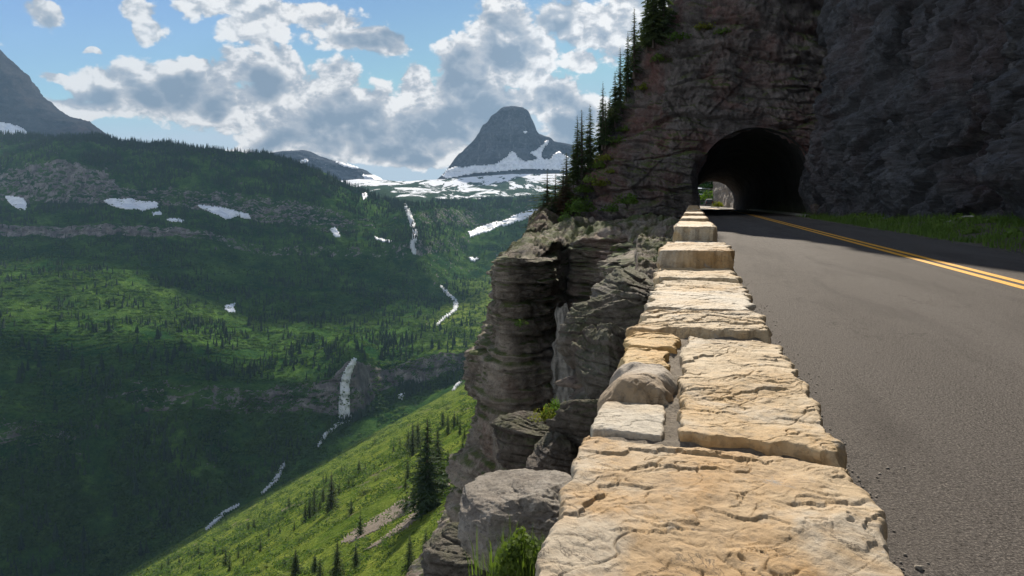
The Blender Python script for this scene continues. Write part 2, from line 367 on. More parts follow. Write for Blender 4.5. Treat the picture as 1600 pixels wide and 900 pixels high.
# ---- valley ground: greens, gravel and rock bands by steepness and position
def valley(t, g, b):
    P = g.outputs['Position']; up = t.n('ShaderNodeSeparateXYZ', {0: g.outputs['True Normal']}).outputs[2]
    z = t.n('ShaderNodeSeparateXYZ', {0: P})
    n = t.noise(P, .010, 8, .65, .4); m2 = t.noise(P, .05, 8, .72, .3); f2 = t.noise(P, .22, 6, .75)
    dark = t.ramp(f2, [(.32, (.007, .026, .011)), (.68, (.028, .082, .021))])
    lite = t.ramp(f2, [(.30, (.040, .105, .020)), (.70, (.13, .21, .045))])
    gr = t.mix(t.ramp(n, [(.40, 0), (.62, 1)]), dark, lite)
    gr = t.mix(t.ramp(m2, [(.40, .55), (.56, 0)]), gr, dark)
    # near meadow slope: brighter grass
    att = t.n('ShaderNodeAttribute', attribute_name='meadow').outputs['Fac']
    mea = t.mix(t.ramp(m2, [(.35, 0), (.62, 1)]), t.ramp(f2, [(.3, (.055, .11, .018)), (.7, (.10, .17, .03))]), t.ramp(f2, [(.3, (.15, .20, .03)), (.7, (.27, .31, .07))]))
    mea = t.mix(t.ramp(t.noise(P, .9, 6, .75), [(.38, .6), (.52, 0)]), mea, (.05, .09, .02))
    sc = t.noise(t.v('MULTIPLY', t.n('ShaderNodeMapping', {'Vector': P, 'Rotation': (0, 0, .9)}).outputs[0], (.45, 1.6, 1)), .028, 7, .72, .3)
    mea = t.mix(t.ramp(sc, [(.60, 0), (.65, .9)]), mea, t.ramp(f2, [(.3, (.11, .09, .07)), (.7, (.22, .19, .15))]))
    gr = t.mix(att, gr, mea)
    rk = t.noise(t.v('MULTIPLY', P, (1, 1, .25)), .06, 8, .75, .2)
    rock = t.ramp(rk, [(.3, (.06, .055, .056)), (.5, (.17, .155, .15)), (.66, (.34, .31, .285))])
    ra = t.n('ShaderNodeAttribute', attribute_name='rock').outputs['Fac']
    thr = t.m('ADD', t.m('MULTIPLY', t.m('SUBTRACT', m2, .5), 3.6), ra)
    msk = t.ramp(t.m('ADD', thr, t.m('MULTIPLY', t.m('SUBTRACT', .70, up), 1.2)), [(.50, 0), (.62, 1)])
    lk(t, t.mix(msk, gr, rock), b.inputs['Base Color'])
    bump(t, b, t.m('ADD', t.m('MULTIPLY', m2, 9), t.m('MULTIPLY', f2, 3.5)), 1.0, 1)
M['valley'] = mat('valley_ground', valley, rough=.95, spec=0.0)
def plateau(t, g, b):
    P = g.outputs['Position']; n = t.noise(t.v('MULTIPLY', P, (.9, .30, 1)), .0060, 9, .70, .5); m2 = t.noise(P, .03, 5, .7)
    c = t.ramp(m2, [(.3, (.016, .034, .020)), (.7, (.05, .08, .045))])
    att = t.n('ShaderNodeAttribute', attribute_name='snow').outputs['Fac']
    lk(t, t.mix(t.ramp(t.m('ADD', n, att), [(.512, 0), (.517, 1)]), c, (.78, .80, .83)), b.inputs['Base Color']); bump(t, b, m2, 6)
M['plateau'] = mat('snowy_plateau_ground', plateau, spec=0.0)

# ------------------------------------------------------------------ valley terrain, lofted between break lines (px, row, distance)
pxs = np.concatenate([np.arange(-620, -40, 7.0), np.arange(-40, 900, 2.2), np.arange(900, 1500, 8.0)]); NC = len(pxs)
def bl(tab, sm=9):
    tab = np.asarray(tab, float); y = np.interp(pxs, tab[:, 0], tab[:, 1]); Z = np.interp(pxs, tab[:, 0], tab[:, 2])
    k = np.ones(sm)/sm
    y = np.convolve(np.pad(y, sm//2, 'edge'), k, 'valid'); Z = np.convolve(np.pad(Z, sm//2, 'edge'), k, 'valid')
    return W(pxs, y, Z)
def plane_z(X, Y): return .531*X-.208*Y-27.3+CH
stream = bl([(-620,1250,470),(-400,1120,540),(0,965,640),(190,902,720),(340,812,790),(430,748,860),(500,692,930),(540,660,1000),(640,622,1080),(740,592,1160),(850,560,1250),(1000,520,1400),(1500,420,1700)], 25)
foot1 = bl([(-620,800,700),(0,705,770),(90,712,790),(200,650,880),(300,645,900),(400,652,960),(470,642,985),(520,650,1000),(545,657,1006),(560,650,1010),(600,614,1080),(680,592,1120),(740,577,1180),(850,545,1270),(1000,505,1420),(1500,410,1720)], 7)
lip1 = bl([(-620,700,730),(0,655,800),(90,668,815),(200,600,925),(300,598,940),(400,612,985),(470,600,1025),(520,590,1035),(545,562,1040),(560,566,1045),(600,582,1110),(680,556,1150),(740,548,1205),(850,520,1290),(1000,490,1440),(1500,400,1740)], 5)
bench1 = bl([(-620,560,1000),(0,500,1100),(200,505,1180),(400,510,1330),(540,512,1360),(690,512,1400),(740,500,1460),(780,470,1600),(850,440,1750),(1000,420,1800),(1500,380,1900)], 15)
back1 = bl([(-620,480,1250),(0,440,1340),(200,440,1400),(400,480,1500),(540,492,1500),(660,500,1520),(700,478,1640),(740,462,1750),(780,446,1850),(850,425,1950),(1000,400,2000),(1500,370,2100)], 15)
mid = bl([(-620,420,1500),(0,405,1550),(200,405,1600),(400,440,1700),(540,450,1720),(660,455,1760),(700,445,1950),(780,432,2150),(850,415,2200),(1000,390,2300),(1500,360,2400)], 15)
foot2 = bl([(-620,370,1700),(0,368,1720),(200,371,1770),(320,374,1800),(400,400,1880),(540,408,1950),(655,402,2000),(740,392,2300),(850,372,2450),(1000,360,2500),(1500,340,2600)], 9)
lip2 = bl([(-620,345,1730),(0,351,1745),(200,354,1795),(320,362,1830),(400,385,1910),(540,388,1990),(655,378,2040),(740,372,2400),(850,350,2550),(1000,345,2600),(1500,330,2700)], 7)
bench2 = bl([(-620,315,1950),(0,322,1990),(200,322,2040),(320,330,2090),(400,345,2150),(520,366,2170),(600,372,2180),(650,352,2200),(740,357,2600),(850,338,2700),(1000,335,2750),(1500,325,2800)], 9)
top3 = bl([(-620,260,2080),(0,272,2110),(100,250,2130),(160,272,2130),(200,298,2130),(320,302,2190),(400,310,2240),(500,325,2270),(600,350,2290),(650,330,2320),(740,332,2720),(850,322,2800),(1000,318,2850),(1500,315,2900)], 9)
crest = bl([(-620,190,2500),(-100,208,2400),(0,214,2400),(60,212,2400),(130,216,2410),(230,222,2440),(330,233,2480),(430,247,2520),(490,266,2560),(560,296,2600),(600,310,2640),(640,319,2680),(680,316,2850),(740,313,2950),(850,310,3000),(1000,308,3050),(1500,300,3100)], 9)
over = crest.copy(); over[:, 1] *= 1.12; over[:, 0] *= 1.12; over[:, 2] = crest[:, 2]-np.interp(pxs, [-620, 560, 660, 1500], [120, 100, 6, 6])
rows = []; rock = []; mead = []
nm = 210
Zs = stream[:, 1]
for i in range(nm):
    f = i/(nm-1); Z = 7*(Zs*.94/7)**f; X = (pxs-CX)/F*Z
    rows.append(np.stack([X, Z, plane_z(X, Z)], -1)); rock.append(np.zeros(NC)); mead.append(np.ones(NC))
def section(A, B, n, rk, md=0.0, curve=1.0):
    for i in range(1, n+1):
        f = i/n; g = f**curve
        P = A*(1-f)+B*f; P[:, 2] = A[:, 2]*(1-g)+B[:, 2]*g
        rows.append(P); rock.append(np.full(NC, 0.0)+rk); mead.append(np.full(NC, 0.0)+md)
edge = rows[-1].copy()
rkx = lambda tab: lerp_tab(pxs, tab)
section(edge, stream, 10, .0)
section(stream, foot1, 48, .05, curve=1.15)
section(foot1, lip1, 20, rkx([(-620,.6),(0,.45),(60,.4),(150,.15),(240,.5),(300,.3),(380,.5),(400,.7),(470,.75),(560,.8),(640,.8),(740,.6),(1500,.3)]))
section(lip1, bench1, 26, .0, rkx([(-620,0),(640,0),(720,.7),(1500,.8)]))
section(bench1, back1, 20, .08, rkx([(-620,.1),(640,.15),(700,.9),(1500,1)]), curve=1.4)
section(back1, mid, 22, .05, rkx([(-620,0),(690,0),(740,.5),(1500,.5)]))
section(mid, foot2, 22, .10)
section(foot2, lip2, 10, rkx([(-620,.5),(0,.85),(280,.7),(400,.35),(600,.2),(700,.15),(1500,0)]))
section(lip2, bench2, 20, .1)
section(bench2, top3, 20, rkx([(-620,.6),(0,.5),(150,.62),(250,.55),(480,.55),(600,.3),(700,.35),(850,.3),(1500,.2)]))
section(top3, crest, 30, rkx([(-620,.15),(0,.28),(150,.1),(560,.12),(680,.25),(1500,.2)]), curve=.85)
section(crest, over, 4, 0)
G = np.stack(rows); rock = np.stack(rock); mead = np.stack(mead); NR = len(G)
dist = G[..., 1]
amp = np.clip((dist-20)/1000, 0, 2.2)
P = G.copy()
dz = 9*fbm(P/np.array([170, 170, 400]), 4)+3.5*ridged(P/np.array([60, 60, 160]), 3)+2.2*fbm(P/14, 3)
dz = dz*amp*np.where(mead > .5, .35, 1.0)
dz += np.where(mead > .5, 1, 0)*np.clip(dist/140, 0, 1)*(1.6*fbm(P/22, 4)+.5*fbm(P/4, 3))
g2 = fbm(np.stack([P[..., 0]/120, P[..., 1]/240, P[..., 2]/240], -1), 4)*14*amp*(1-mead)
ci = np.arange(NR)
G2 = G.copy(); G2[..., 2] += dz; G2[..., 1] += g2*.8
# blocky steps in the rock bands
rs = strata(G, 9.0, 14.0, seed=4)-.4
G2[..., 1] -= rs*10*np.clip(rock*1.6, 0, 1)
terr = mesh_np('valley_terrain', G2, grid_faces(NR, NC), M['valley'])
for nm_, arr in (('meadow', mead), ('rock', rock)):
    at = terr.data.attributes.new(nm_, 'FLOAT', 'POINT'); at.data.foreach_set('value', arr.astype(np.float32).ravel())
tag(terr, kind='structure')
bvh_t = BVHTree.FromPolygons([tuple(v) for v in G2.reshape(-1, 3)], grid_faces(NR, NC).tolist())
EYE = Vector((0, 0, CH))
def hit(px, py, b=None):
    d = Vector(((px-CX)/F, 1, -(py-HY)/F)).normalized(); r = (b or bvh_t).ray_cast(EYE, d)
    return r[0], r[1]

# ---- plateau with snow fields behind the headwall
pc = np.arange(380, 1500, 6.0); pr = []
pt = [(0, [(380,330),(600,313),(680,320),(1500,322)], 2950), (0, [(380,322),(560,300),(600,296),(680,306),(800,306),(1500,300)], 3500), (0, [(380,310),(560,290),(680,294),(800,294),(1500,290)], 4200),
      (0, [(380,300),(560,280),(620,283),(680,281),(800,272),(1500,270)], 4900), (0, [(380,300),(560,284),(640,286),(800,290),(1500,290)], 5300)]
ctl = [W(pc, lerp_tab(pc, t_[1]), t_[2]) for t_ in pt]
for a, b_ in zip(ctl[:-1], ctl[1:]):
    for i in range(26): f = i/26; pr.append(a*(1-f)+b_*f)
pr.append(ctl[-1]); PG = np.stack(pr)
PG[..., 2] += 10*fbm(PG/np.array([260, 260, 300]), 5)
pl = mesh_np('snowy_plateau', PG, grid_faces(*PG.shape[:2]), M['plateau']); tag(pl, kind='structure')
sa = np.broadcast_to(np.linspace(-.10, .10, PG.shape[0])[:, None], PG.shape[:2])
at = pl.data.attributes.new('snow', 'FLOAT', 'POINT'); at.data.foreach_set('value', sa.astype(np.float32).ravel())

# ---- mountains: a skyline of its own distance, with a front, a back, gullies and beds
def mountain(name, sky_, Zc, base_y, depth, mt, cliff=.55, am=1.0, bed=26, step=2.5, sharp=1.0):
    sky_ = np.asarray(sky_, float); xs = np.arange(sky_[0, 0], sky_[-1, 0], step); top = np.interp(xs, sky_[:, 0], sky_[:, 1])
    T = W(xs, top, Zc); T[:, 2] += am*(9*ridged(np.stack([xs/7, 0*xs, 0*xs+Zc], -1), 3)-4)*np.interp(top, [HY-150, HY-20], [1, .3]); n = 90; rows = []
    zb = CH-(base_y-HY)/F*Zc
    for i in range(2*n+1):
        s = (i-n)/n; a = abs(s)
        prof = (1-a)**1.15*(1-cliff)+cliff*(1-smooth(.08, .62, a)) if a < 1 else 0
        Pp = T.copy(); Pp[:, 1] = Zc+s*depth; Pp[:, 0] = T[:, 0]*(1+s*depth/Zc*.0)
        Pp[:, 2] = zb+(T[:, 2]-zb)*prof; rows.append(Pp)
    Gm = np.stack(rows); hh = np.clip((Gm[..., 2]-zb)/max(1, (T[:, 2]-zb).max()), 0, 1)
    nn = ridged(Gm/np.array([200, 260, 700]), 5)*80*am+ridged(Gm/np.array([60, 80, 260]), 4)*26*am; fade = smooth(0, .12, np.abs(np.linspace(-1, 1, 2*n+1)))[:, None]
    Gm[..., 1] -= nn*fade; Gm[..., 2] += (12*fbm(Gm/60, 4)*fade+3*fbm(Gm/np.array([18, 18, 40]), 3))*am
    Gm[..., 1] -= (strata(Gm, bed, bed*3, seed=2, dip=(.03, 0), wob=.3)-.4)*46*am*fade
    o = mesh_np(name, Gm, grid_faces(*Gm.shape[:2]), mt); tag(o, kind='structure')
    bv = BVHTree.FromPolygons([tuple(v) for v in Gm.reshape(-1, 3)], grid_faces(*Gm.shape[:2]).tolist())
    return o, bv
peak, bvh_p = mountain('horn_mountain', [(640,300),(672,290),(690,279),(700,266),(715,246),(728,232),(742,218),(752,204),(753,196),(764,190),(766,182),(776,176),(784,168),(800,165.5),(818,168),(826,174),(832,188),(838,204),(842,209),(858,215),(866,221),(893,226),(930,246),(990,262),(1100,280),(1300,300)], 5600, 292, 900, M['far_rock'], .6)
ridge2, bvh_r = mountain('distant_ridge', [(300,300),(380,262),(418,240),(440,236),(476,234.5),(490,239),(500,244),(540,257),(572,266),(584,274),(600,284),(640,300),(700,310)], 5900, 306, 800, M['far_rock'], .35)
lmt, bvh_l = mountain('left_mountain', [(-900,90),(-500,-40),(-200,20),(-60,55),(0,78),(14,92),(22,98),(36,112),(45,118),(50,136),(62,148),(80,160),(92,172),(108,182),(124,186),(140,190),(150,198),(164,208),(200,240),(300,300)], 4600, 300, 900, M['left_rock'], .45)

# ---- snow patches and running water draped on the ground they lie on
def drape(name, poly, bvs, m_, off=2.0, step=1.6, jit=.5, thick=3.0):
    poly = np.asarray(poly, float); x0, y0 = poly.min(0)-1; x1, y1 = poly.max(0)+1
    nx = max(3, int((x1-x0)/step)+2); ny = max(3, int((y1-y0)/step)+2)
    xs = np.linspace(x0, x1, nx); ys = np.linspace(y0, y1, ny)
    def inside(x, y):
        c = False; j = len(poly)-1
        for i in range(len(poly)):
            if (poly[i, 1] > y) != (poly[j, 1] > y) and x < (poly[j, 0]-poly[i, 0])*(y-poly[i, 1])/(poly[j, 1]-poly[i, 1])+poly[i, 0]: c = not c
            j = i
        return c
    idx = {}; V = []; Fc = []
    def vert(i, j):
        if (i, j) in idx: return idx[i, j]
        best = None
        for b in bvs:
            p, nrm = hit(xs[i], ys[j], b)
            if p is not None and (best is None or p.y < best.y): best = p; bn = nrm
        if best is None: idx[i, j] = None; return None
        d = (EYE-best).normalized(); q = best+Vector((0, 0, off*.6))+d*off
        idx[i, j] = len(V); V.append(q); return idx[i, j]
    for i in range(nx-1):
        for j in range(ny-1):
            cx_ = (xs[i]+xs[i+1])/2; cy_ = (ys[j]+ys[j+1])/2
            jx = jit*math.sin(cx_*1.7+cy_*2.9)*1.2; jy = jit*math.sin(cx_*.9-cy_*1.3)
            if inside(cx_+jx, cy_+jy):
                q = [vert(i, j), vert(i+1, j), vert(i+1, j+1), vert(i, j+1)]
                if None in q: continue
                ds = [V[k].y for k in q]
                if max(ds)-min(ds) > .12*min(ds): continue
                Fc.append(q)
    if not Fc: return None
    V = np.array([tuple(v) for v in V]); Fc = np.array(Fc)
    c = V.mean(0); n0 = len(V)
    lo_ = V.copy(); lo_[:, 2] -= thick; lo_[:, 1] += thick*.7
    ed = {}
    for q in Fc.tolist():
        for a, b_ in zip(q, q[1:]+q[:1]): ed[(a, b_)] = 1
    side = [(b_, a, a+n0, b_+n0) for (a, b_) in ed if (b_, a) not in ed]
    o = mesh_np(name, np.concatenate([V, lo_])-c, np.concatenate([Fc, np.array(side)]), m_); o.location = c
    return o
SNOW = [
 ([(6,306),(18,307),(36,310),(42,320),(41,327),(30,327),(20,322),(12,314)], 'rounded white snow patch on the shelf at the far left end of the valley wall', [bvh_t]),
 ([(162,314),(172,310),(190,312),(203,310),(210,313),(222,315),(246,316),(246,324),(232,327),(222,329),(212,326),(200,327),(186,325),(170,320)], 'long flat snow patch under grey cliff band, left of the two widest', [bvh_t]),
 ([(237,332),(250,331),(253,335),(240,336)], 'tiny snow scrap just below the long flat snow patch', [bvh_t]),
 ([(260,343),(272,341),(288,344),(284,347),(268,346)], 'thin short snow streak among trees between the two wide snow patches', [bvh_t]),
 ([(307,320),(325,322),(350,325),(372,331),(388,335),(392,341),(384,342),(370,337),(362,341),(352,342),(338,335),(320,328)], 'slanting forked snow patch right of the long flat one', [bvh_t]),
 ([(515,358),(523,356),(530,364),(532,371),(524,370)], 'small steep snow patch on wooded slope left of the upper falls', [bvh_t]),
 ([(583,369),(598,374),(612,377),(608,380),(590,375)], 'thin snow streak on the ledge beside the upper falls', [bvh_t]),
 ([(565,302),(574,302),(574,307),(568,313)], 'little snow patch on the crest above the upper falls', [bvh_t]),
 ([(732,362),(745,357),(758,352),(775,347),(790,344),(800,338),(815,332),(832,328),(848,325),(848,336),(828,341),(806,346),(795,351),(778,355),(765,361),(748,366),(734,370)], 'long diagonal snow patch across the green headwall', [bvh_t]),
 ([(352,477),(368,475),(364,481),(368,488),(358,489),(352,484)], 'lone small snow patch low on the dark green slope', [bvh_t]),
 ([(732,402),(749,404),(742,408),(736,408)], 'small triangular snow patch beneath the long diagonal one', [bvh_t]),
 ([(622,619),(632,614),(634,617),(628,624),(623,623)], 'little snow scrap on green slope right of the big waterfall', [bvh_t]),
 ([(-20,196),(0,195),(20,199),(36,205),(42,210),(36,216),(-20,222)], 'snowfield at the foot of the left mountain', [bvh_l]),
 ([(690,279),(700,268),(712,263),(722,266),(740,262),(752,262),(768,261),(778,258),(786,252),(792,249),(795,243),(800,240),(805,242),(808,249),(822,256),(834,253),(840,252),(836,246),(830,242),(838,238),(847,230),(855,222),(858,225),(850,234),(846,244),(848,252),(862,252),(866,244),(874,239),(880,246),(892,250),(920,262),(920,272),(860,268),(820,267),(790,270),(740,274),(700,282)], 'big ragged snow apron wrapped round the foot of the horn peak', [bvh_p]),
 ([(816,208),(824,209),(820,212)], 'tiny snow fleck high on the face of the horn peak', [bvh_p]),
 ([(464,256),(480,251),(482,255),(470,260)], 'small snow patch on the distant ridge nearest the wooded crest', [bvh_r]),
 ([(522,255),(545,260),(562,265),(556,267),(535,262)], 'slim snow strip below the top of the distant ridge', [bvh_r]),
 ([(565,276),(585,277),(602,283),(592,288),(572,286)], 'snow patch at the right foot of the distant ridge', [bvh_r, bvh_t]),
]
for poly, lab, bv in SNOW:
    o = drape('snow_patch', poly, bv, M['snow'], 30.0 if bv[0] is not bvh_t else 2.5)
    if o: tag(o, lab, 'snow patch', 'old snow patches on the mountainsides')
def ribbon_poly(pts):
    pts = np.asarray(pts, float); l = pts[:, :2].copy(); r = l.copy(); l[:, 0] -= pts[:, 2]/2; r[:, 0] += pts[:, 2]/2
    return np.concatenate([l, r[::-1]])
for nm_, pts in (('waterfall', [(554,561,5),(551,567,9),(545,578,10),(541,588,11),(539,600,12),(538,615,14),(538,630,15),(538,645,16),(539,654,20)]),
                 ('waterfall', [(632,315,3),(638,332,6),(643,345,6),(648,360,7),(648,372,7),(644,382,6),(647,397,5)])):
    o = drape(nm_, ribbon_poly(pts), [bvh_t], M['water'], 2.5, 1.1, 1.2); tag(o, kind='structure')
for pts in ([(688,447,3),(694,453,4),(702,461,6),(709,467,5),(713,475,7),(711,484,6),(703,491,7),(693,497,4),(684,508,4)], [(545,655,20),(530,663,9),(520,671,5),(510,678,6),(503,688,3),(497,698,4)],
            [(444,722,2),(440,733,4),(434,745,5),(427,754,6),(417,764,4),(408,772,2)], [(372,789,4),(362,795,6),(352,800,5),(343,808,7),(334,817,5),(322,828,3)], [(736,574,4),(726,590,4),(716,600,4),(708,610,4)]):
    o = drape('stream', ribbon_poly(pts), [bvh_t], M['water'], 2.5, 1.1, 1.0)
    if o: tag(o, kind='structure')

# ------------------------------------------------------------------ road, tunnel, cliffs
def sheet(name, us, vv, zf, m_, parent=None):
    U, V = np.meshgrid(us, vv); Pg = R(U, V, zf(U, V)); return mesh_np(name, Pg, grid_faces(len(vv), len(us)), m_, parent)
TV, TE = 54.0, 112.0                       # tunnel mouth and far end along the road
def bend(v): return -np.clip(np.asarray(v, float)-60, 0, None)**2/2000      # the road bends gently left inside and after the tunnel
def dip(v): return -.0035*np.clip(np.asarray(v, float)-60, 0, None)
vv = np.concatenate([np.linspace(-12, TV, 90), np.linspace(TV+1, 190, 80)])
U, V = np.meshgrid(np.linspace(-.2, 7.65, 12), vv); Pg = R(U+bend(V)*1.0, V, dip(V)); road = mesh_np('road', Pg, grid_faces(len(vv), 12), M['asphalt']); tag(road, kind='structure')
for u0 in (4.44, 4.72):
    v1 = np.concatenate([np.linspace(-10, 54, 60), np.linspace(55, 150, 40)]); U, V = np.meshgrid([u0, u0+.155], v1)
    mesh_np('centre_line', R(U+bend(V), V, dip(V)+.005), grid_faces(len(v1), 2), M['yellow'], road)
# verge on the cliff side
us = np.linspace(7.55, 14, 40); vg = np.linspace(-12, TV+1, 260); U, V = np.meshgrid(us, vg); Pg = R(U, V, 0*U)
zz = -.03+.45*smooth(7.7, 10.8, U)+.09*fbm(Pg/1.2, 4)*smooth(7.6, 8.2, U)+.15*fbm(Pg/3.0, 3)*smooth(8.3, 10, U); Pg[..., 2] = zz
vg_o = mesh_np('verge', Pg, grid_faces(260, 40), M['soil']); tag(vg_o, kind='structure')
VERGE = Pg

# left cliff: path of the brink in the road frame, with brink heights
path = np.array([(-.9,-4,-.9,-.35,-4),(-.9,1,-1.0,-.35,1),(-1.0,3.0,-1.05,-.35,3.2),(-1.25,4.4,-1.1,-.35,5),(-1.2,5.5,-1.1,-.35,6.5),(-1.15,8,-1.0,-.35,9),(-1.5,11,-.9,-.35,12),(-1.3,16,-.6,-.35,17),(-1.9,23,-.6,-.35,24),
                 (-2.4,30,-.7,-.35,31),(-3.4,35,-.8,-.35,38),(-5.0,36.6,-.9,-.4,46),(-6.5,37,-1.1,-1.2,52),(-6.9,39.0,-1.3,-2.0,53.2),(-7.35,37.2,-1.6,-3.2,54),(-7.6,33.2,-1.7,-5.4,55.5),(-8.3,31.8,-1.6,-6.6,56.2),
                 (-9.35,32.2,-1.6,-8.0,57),(-9.9,36,-1.9,-8.8,58),(-10.6,42,-1.6,-9.6,59),(-12.2,50,-1.2,-10.8,61),(-13.4,60,-.8,-12,68),(-15,80,-.5,-13.5,85)])
seg = np.linalg.norm(np.diff(path[:, :2], axis=0), axis=1); S = np.concatenate([[0], np.cumsum(seg)])
# samples spaced by distance from the eye
ss = [0.0]
while ss[-1] < S[-1]:
    u_ = np.interp(ss[-1], S, path[:, 0]); v_ = np.interp(ss[-1], S, path[:, 1]); d_ = math.hypot(u_, max(v_, .0)); ss.append(ss[-1]+max(.022, min(.16, .0042*d_+.004)) if v_ > -1 else ss[-1]+.2)
ss = np.array(ss); NS = len(ss)
pu, pv, pz, iu, iv = [np.interp(ss, S, path[:, k]) for k in range(5)]
k_ = 9; sm_ = lambda a: np.convolve(np.pad(a, k_//2, 'edge'), np.ones(k_)/k_, 'valid')
pu, pv = sm_(pu), sm_(pv)
tu, tv = np.gradient(pu), np.gradient(pv); L_ = np.hypot(tu, tv); tu /= L_; tv /= L_
ou, ov = -tv, tu                       # outward: to the left of the walking direction (near -> far)
ou_s = np.convolve(np.pad(ou, 30, 'edge'), np.ones(61)/61, 'valid'); ov_s = np.convolve(np.pad(ov, 30, 'edge'), np.ones(61)/61, 'valid')
nd = 330; dd = np.concatenate([[0], np.cumsum(.02*1.0115**np.arange(nd-1))]); dd = dd/dd[-1]*46
offt = lerp_tab(dd, [(0,0),(.15,.12),(1,.3),(4,.5),(5.0,1.3),(7.5,1.9),(11,2.1),(14.5,2.7),(20,4.5),(30,9),(46,20)])
near_f = np.interp(pv, [6, 20, 32, 36], [.12, .3, .6, 1.0])
DG = np.zeros((nd, NS, 3))
for j in range(nd):
    DG[j] = R(pu+ou_s*offt[j]*near_f, pv+ov_s*offt[j]*near_f, pz-dd[j])
NRM = np.stack([ou_s*CA+ov_s*SA, ov_s*CA-ou_s*SA, 0*ou_s], -1)[None]
eye_d = np.linalg.norm(DG-np.array([0, 0, CH]), axis=-1)
big = np.clip(eye_d/28, .10, 1.0)
dsp = (1.6*(strata(DG, 2.6, 5.0, seed=1, wob=.5)-.4)+1.0*(strata(DG, .85, 1.9, seed=2, wob=.7)-.4)+1.3*fbm(DG/5.5, 5))*big
dsp += (.52*(strata(DG, .27, .8, seed=3)-.4)+.18*(strata(DG, .11, .4, seed=13)-.4)+.5*fbm(DG/1.3, 5)*np.clip(eye_d/14, .35, 1)+.16*ridged(DG/.35, 4)+.10*(strata(DG, .11, .25, seed=33)-.4))*np.clip(eye_d/9, .4, 1)
dsp += .3*ridged(DG/np.array([.9, .9, 1.4]), 4)*np.exp(-((eye_d-6)/5)**2)
fade = smooth(0, .25, dd)[:, None]
DG = DG+NRM*(dsp*(.25+.75*fade)-.25*big)[..., None]; DG[..., 2] += .12*fbm(DG/.8, 3)*big
cliff = mesh_np('cliff', DG, grid_faces(nd, NS), M['cliff']); tag(cliff, kind='structure')
NTc = 70; CG = np.zeros((NTc, NS, 3)); tt = np.linspace(0, 1, NTc)
for j, t_ in enumerate(tt):
    q = R(iu*(1-t_)+pu*t_, iv*(1-t_)+pv*t_, 0*pu)
    q[:, 2] = np.interp(pv, [12, 40], [-.6, -.1])*(1-t_)+pz*t_+np.where(pv > 36, 1.2*np.sin(math.pi*np.clip(1-t_, 0, 1))**1*np.clip((pv-36)/10, 0, 1), 0)
    CG[j] = q
ed_ = np.linalg.norm(CG-np.array([0, 0, CH]), axis=-1); bg_ = np.clip(ed_/40, .12, 1)
am_ = (.05+.95*smooth(0, .25, tt))[:, None]*(1-.85*smooth(.93, 1, tt))[:, None]
CG[..., 2] += ((1.1*fbm(CG/3.2, 4)+.5*(strata(np.stack([CG[..., 0], CG[..., 1], CG[..., 2]+1.4*fbm(CG/4, 2)], -1), .5, 1.2, seed=6)-.4))*bg_+.30*ridged(CG/.8, 5)*np.clip(ed_/10, .45, 1)+.10*(strata(CG, .16, .3, seed=8, dip=(.5, .3))-.4))*am_
CG[-1] = DG[0]; CG[-2] = CG[-2]*.5+DG[0]*.5
shelf = mesh_np('cliff_shelf', CG, grid_faces(NTc, NS, True), M['cliff']); tag(shelf, kind='structure')

# tunnel cliff with an arched opening
UC, HW_, ZS = 4.47, 4.15, 2.45
ub = [(-8,-12.4),(0,-11.4),(1.5,-10.6),(4,-8.4),(6.8,-6.6),(11,-4.9),(15,-3.3),(18,-.9),(24,1.6),(32,3.6),(45,5.7),(90,10)]
na, nr_ = 620, 330
def unroll(q, z):
    us_ = lerp_tab(z.ravel(), ub).reshape(z.shape); Rr = 4.5; x0 = us_+Rr
    a_ = np.clip((x0-q)/Rr, 0, None); ang = np.clip(a_, 0, math.pi/2); ex = np.clip(a_-math.pi/2, 0, None)*Rr
    u = np.where(q >= x0, q, x0-Rr*np.sin(ang)); v = TV+Rr*(1-np.cos(ang))+ex*1.0
    v = v+.10*np.clip(z, 0, None)+.12*np.clip(-.4-q, 0, 20)
    return u, v
th = np.linspace(math.pi, 0, na)
def arch_r(th, uc=UC, hw=HW_, zs=ZS):
    pts = []
    for a_ in th:
        c_, s_ = math.cos(a_), math.sin(a_)           # from the centre of the floor line
        r_side = hw/abs(c_) if abs(c_) > 1e-6 else 1e9
        if r_side*s_-1 <= zs: r_ = r_side
        else:
            k = zs+1; bq = k*s_; r_ = bq+math.sqrt(max(0, bq*bq-(k*k-hw*hw)))
        pts.append(r_)
    return np.array(pts)
ri = arch_r(th); ro = np.minimum(np.where(np.cos(th) < 0, 30/np.maximum(1e-6, -np.cos(th)), 8.5/np.maximum(1e-6, np.cos(th))), 72/np.maximum(1e-6, np.sin(th)))
ro = np.maximum(ro, ri+.3)
fr = np.linspace(0, 1, nr_); fr = (np.exp(fr*2.6)-1)/(math.exp(2.6)-1)
rr = ri[None]+(ro-ri)[None]*fr[:, None]; rr = rr+.55*np.clip(fbm(np.stack([np.cos(th)*6, np.sin(th)*6, 0*th], -1), 5)-.25, -.9, -.04)[None]*np.exp(-fr*30)[:, None]*(np.sin(th) > .12)[None]
Q = UC+rr*np.cos(th)[None]; Zq = -1+rr*np.sin(th)[None]
Uq, Vq = unroll(Q, Zq); BG = R(Uq, Vq, Zq); n_ = grid_normals(BG)
sgn = np.sign((n_*(np.array([0, 0, 0])-BG)).sum(-1)); n_ *= np.where(np.median(sgn) > 0, 1, -1)
amb = smooth(0, .02, fr)[:, None]*.8+.2
dB = (2.3*fbm(BG/7, 6)+1.0*(strata(BG, 2.4, 6.5, dip=(.16, .05), seed=11, wob=1.5)-.4)+.5*(strata(BG, .7, 2.3, dip=(.2, .05), seed=12, wob=1.3)-.4)+.45*ridged(BG/1.6, 5)+.12*ridged(BG/.4, 3))*amb
dB *= np.where(np.abs(Q-UC)+np.abs(Zq-2) < 9, .75, 1)
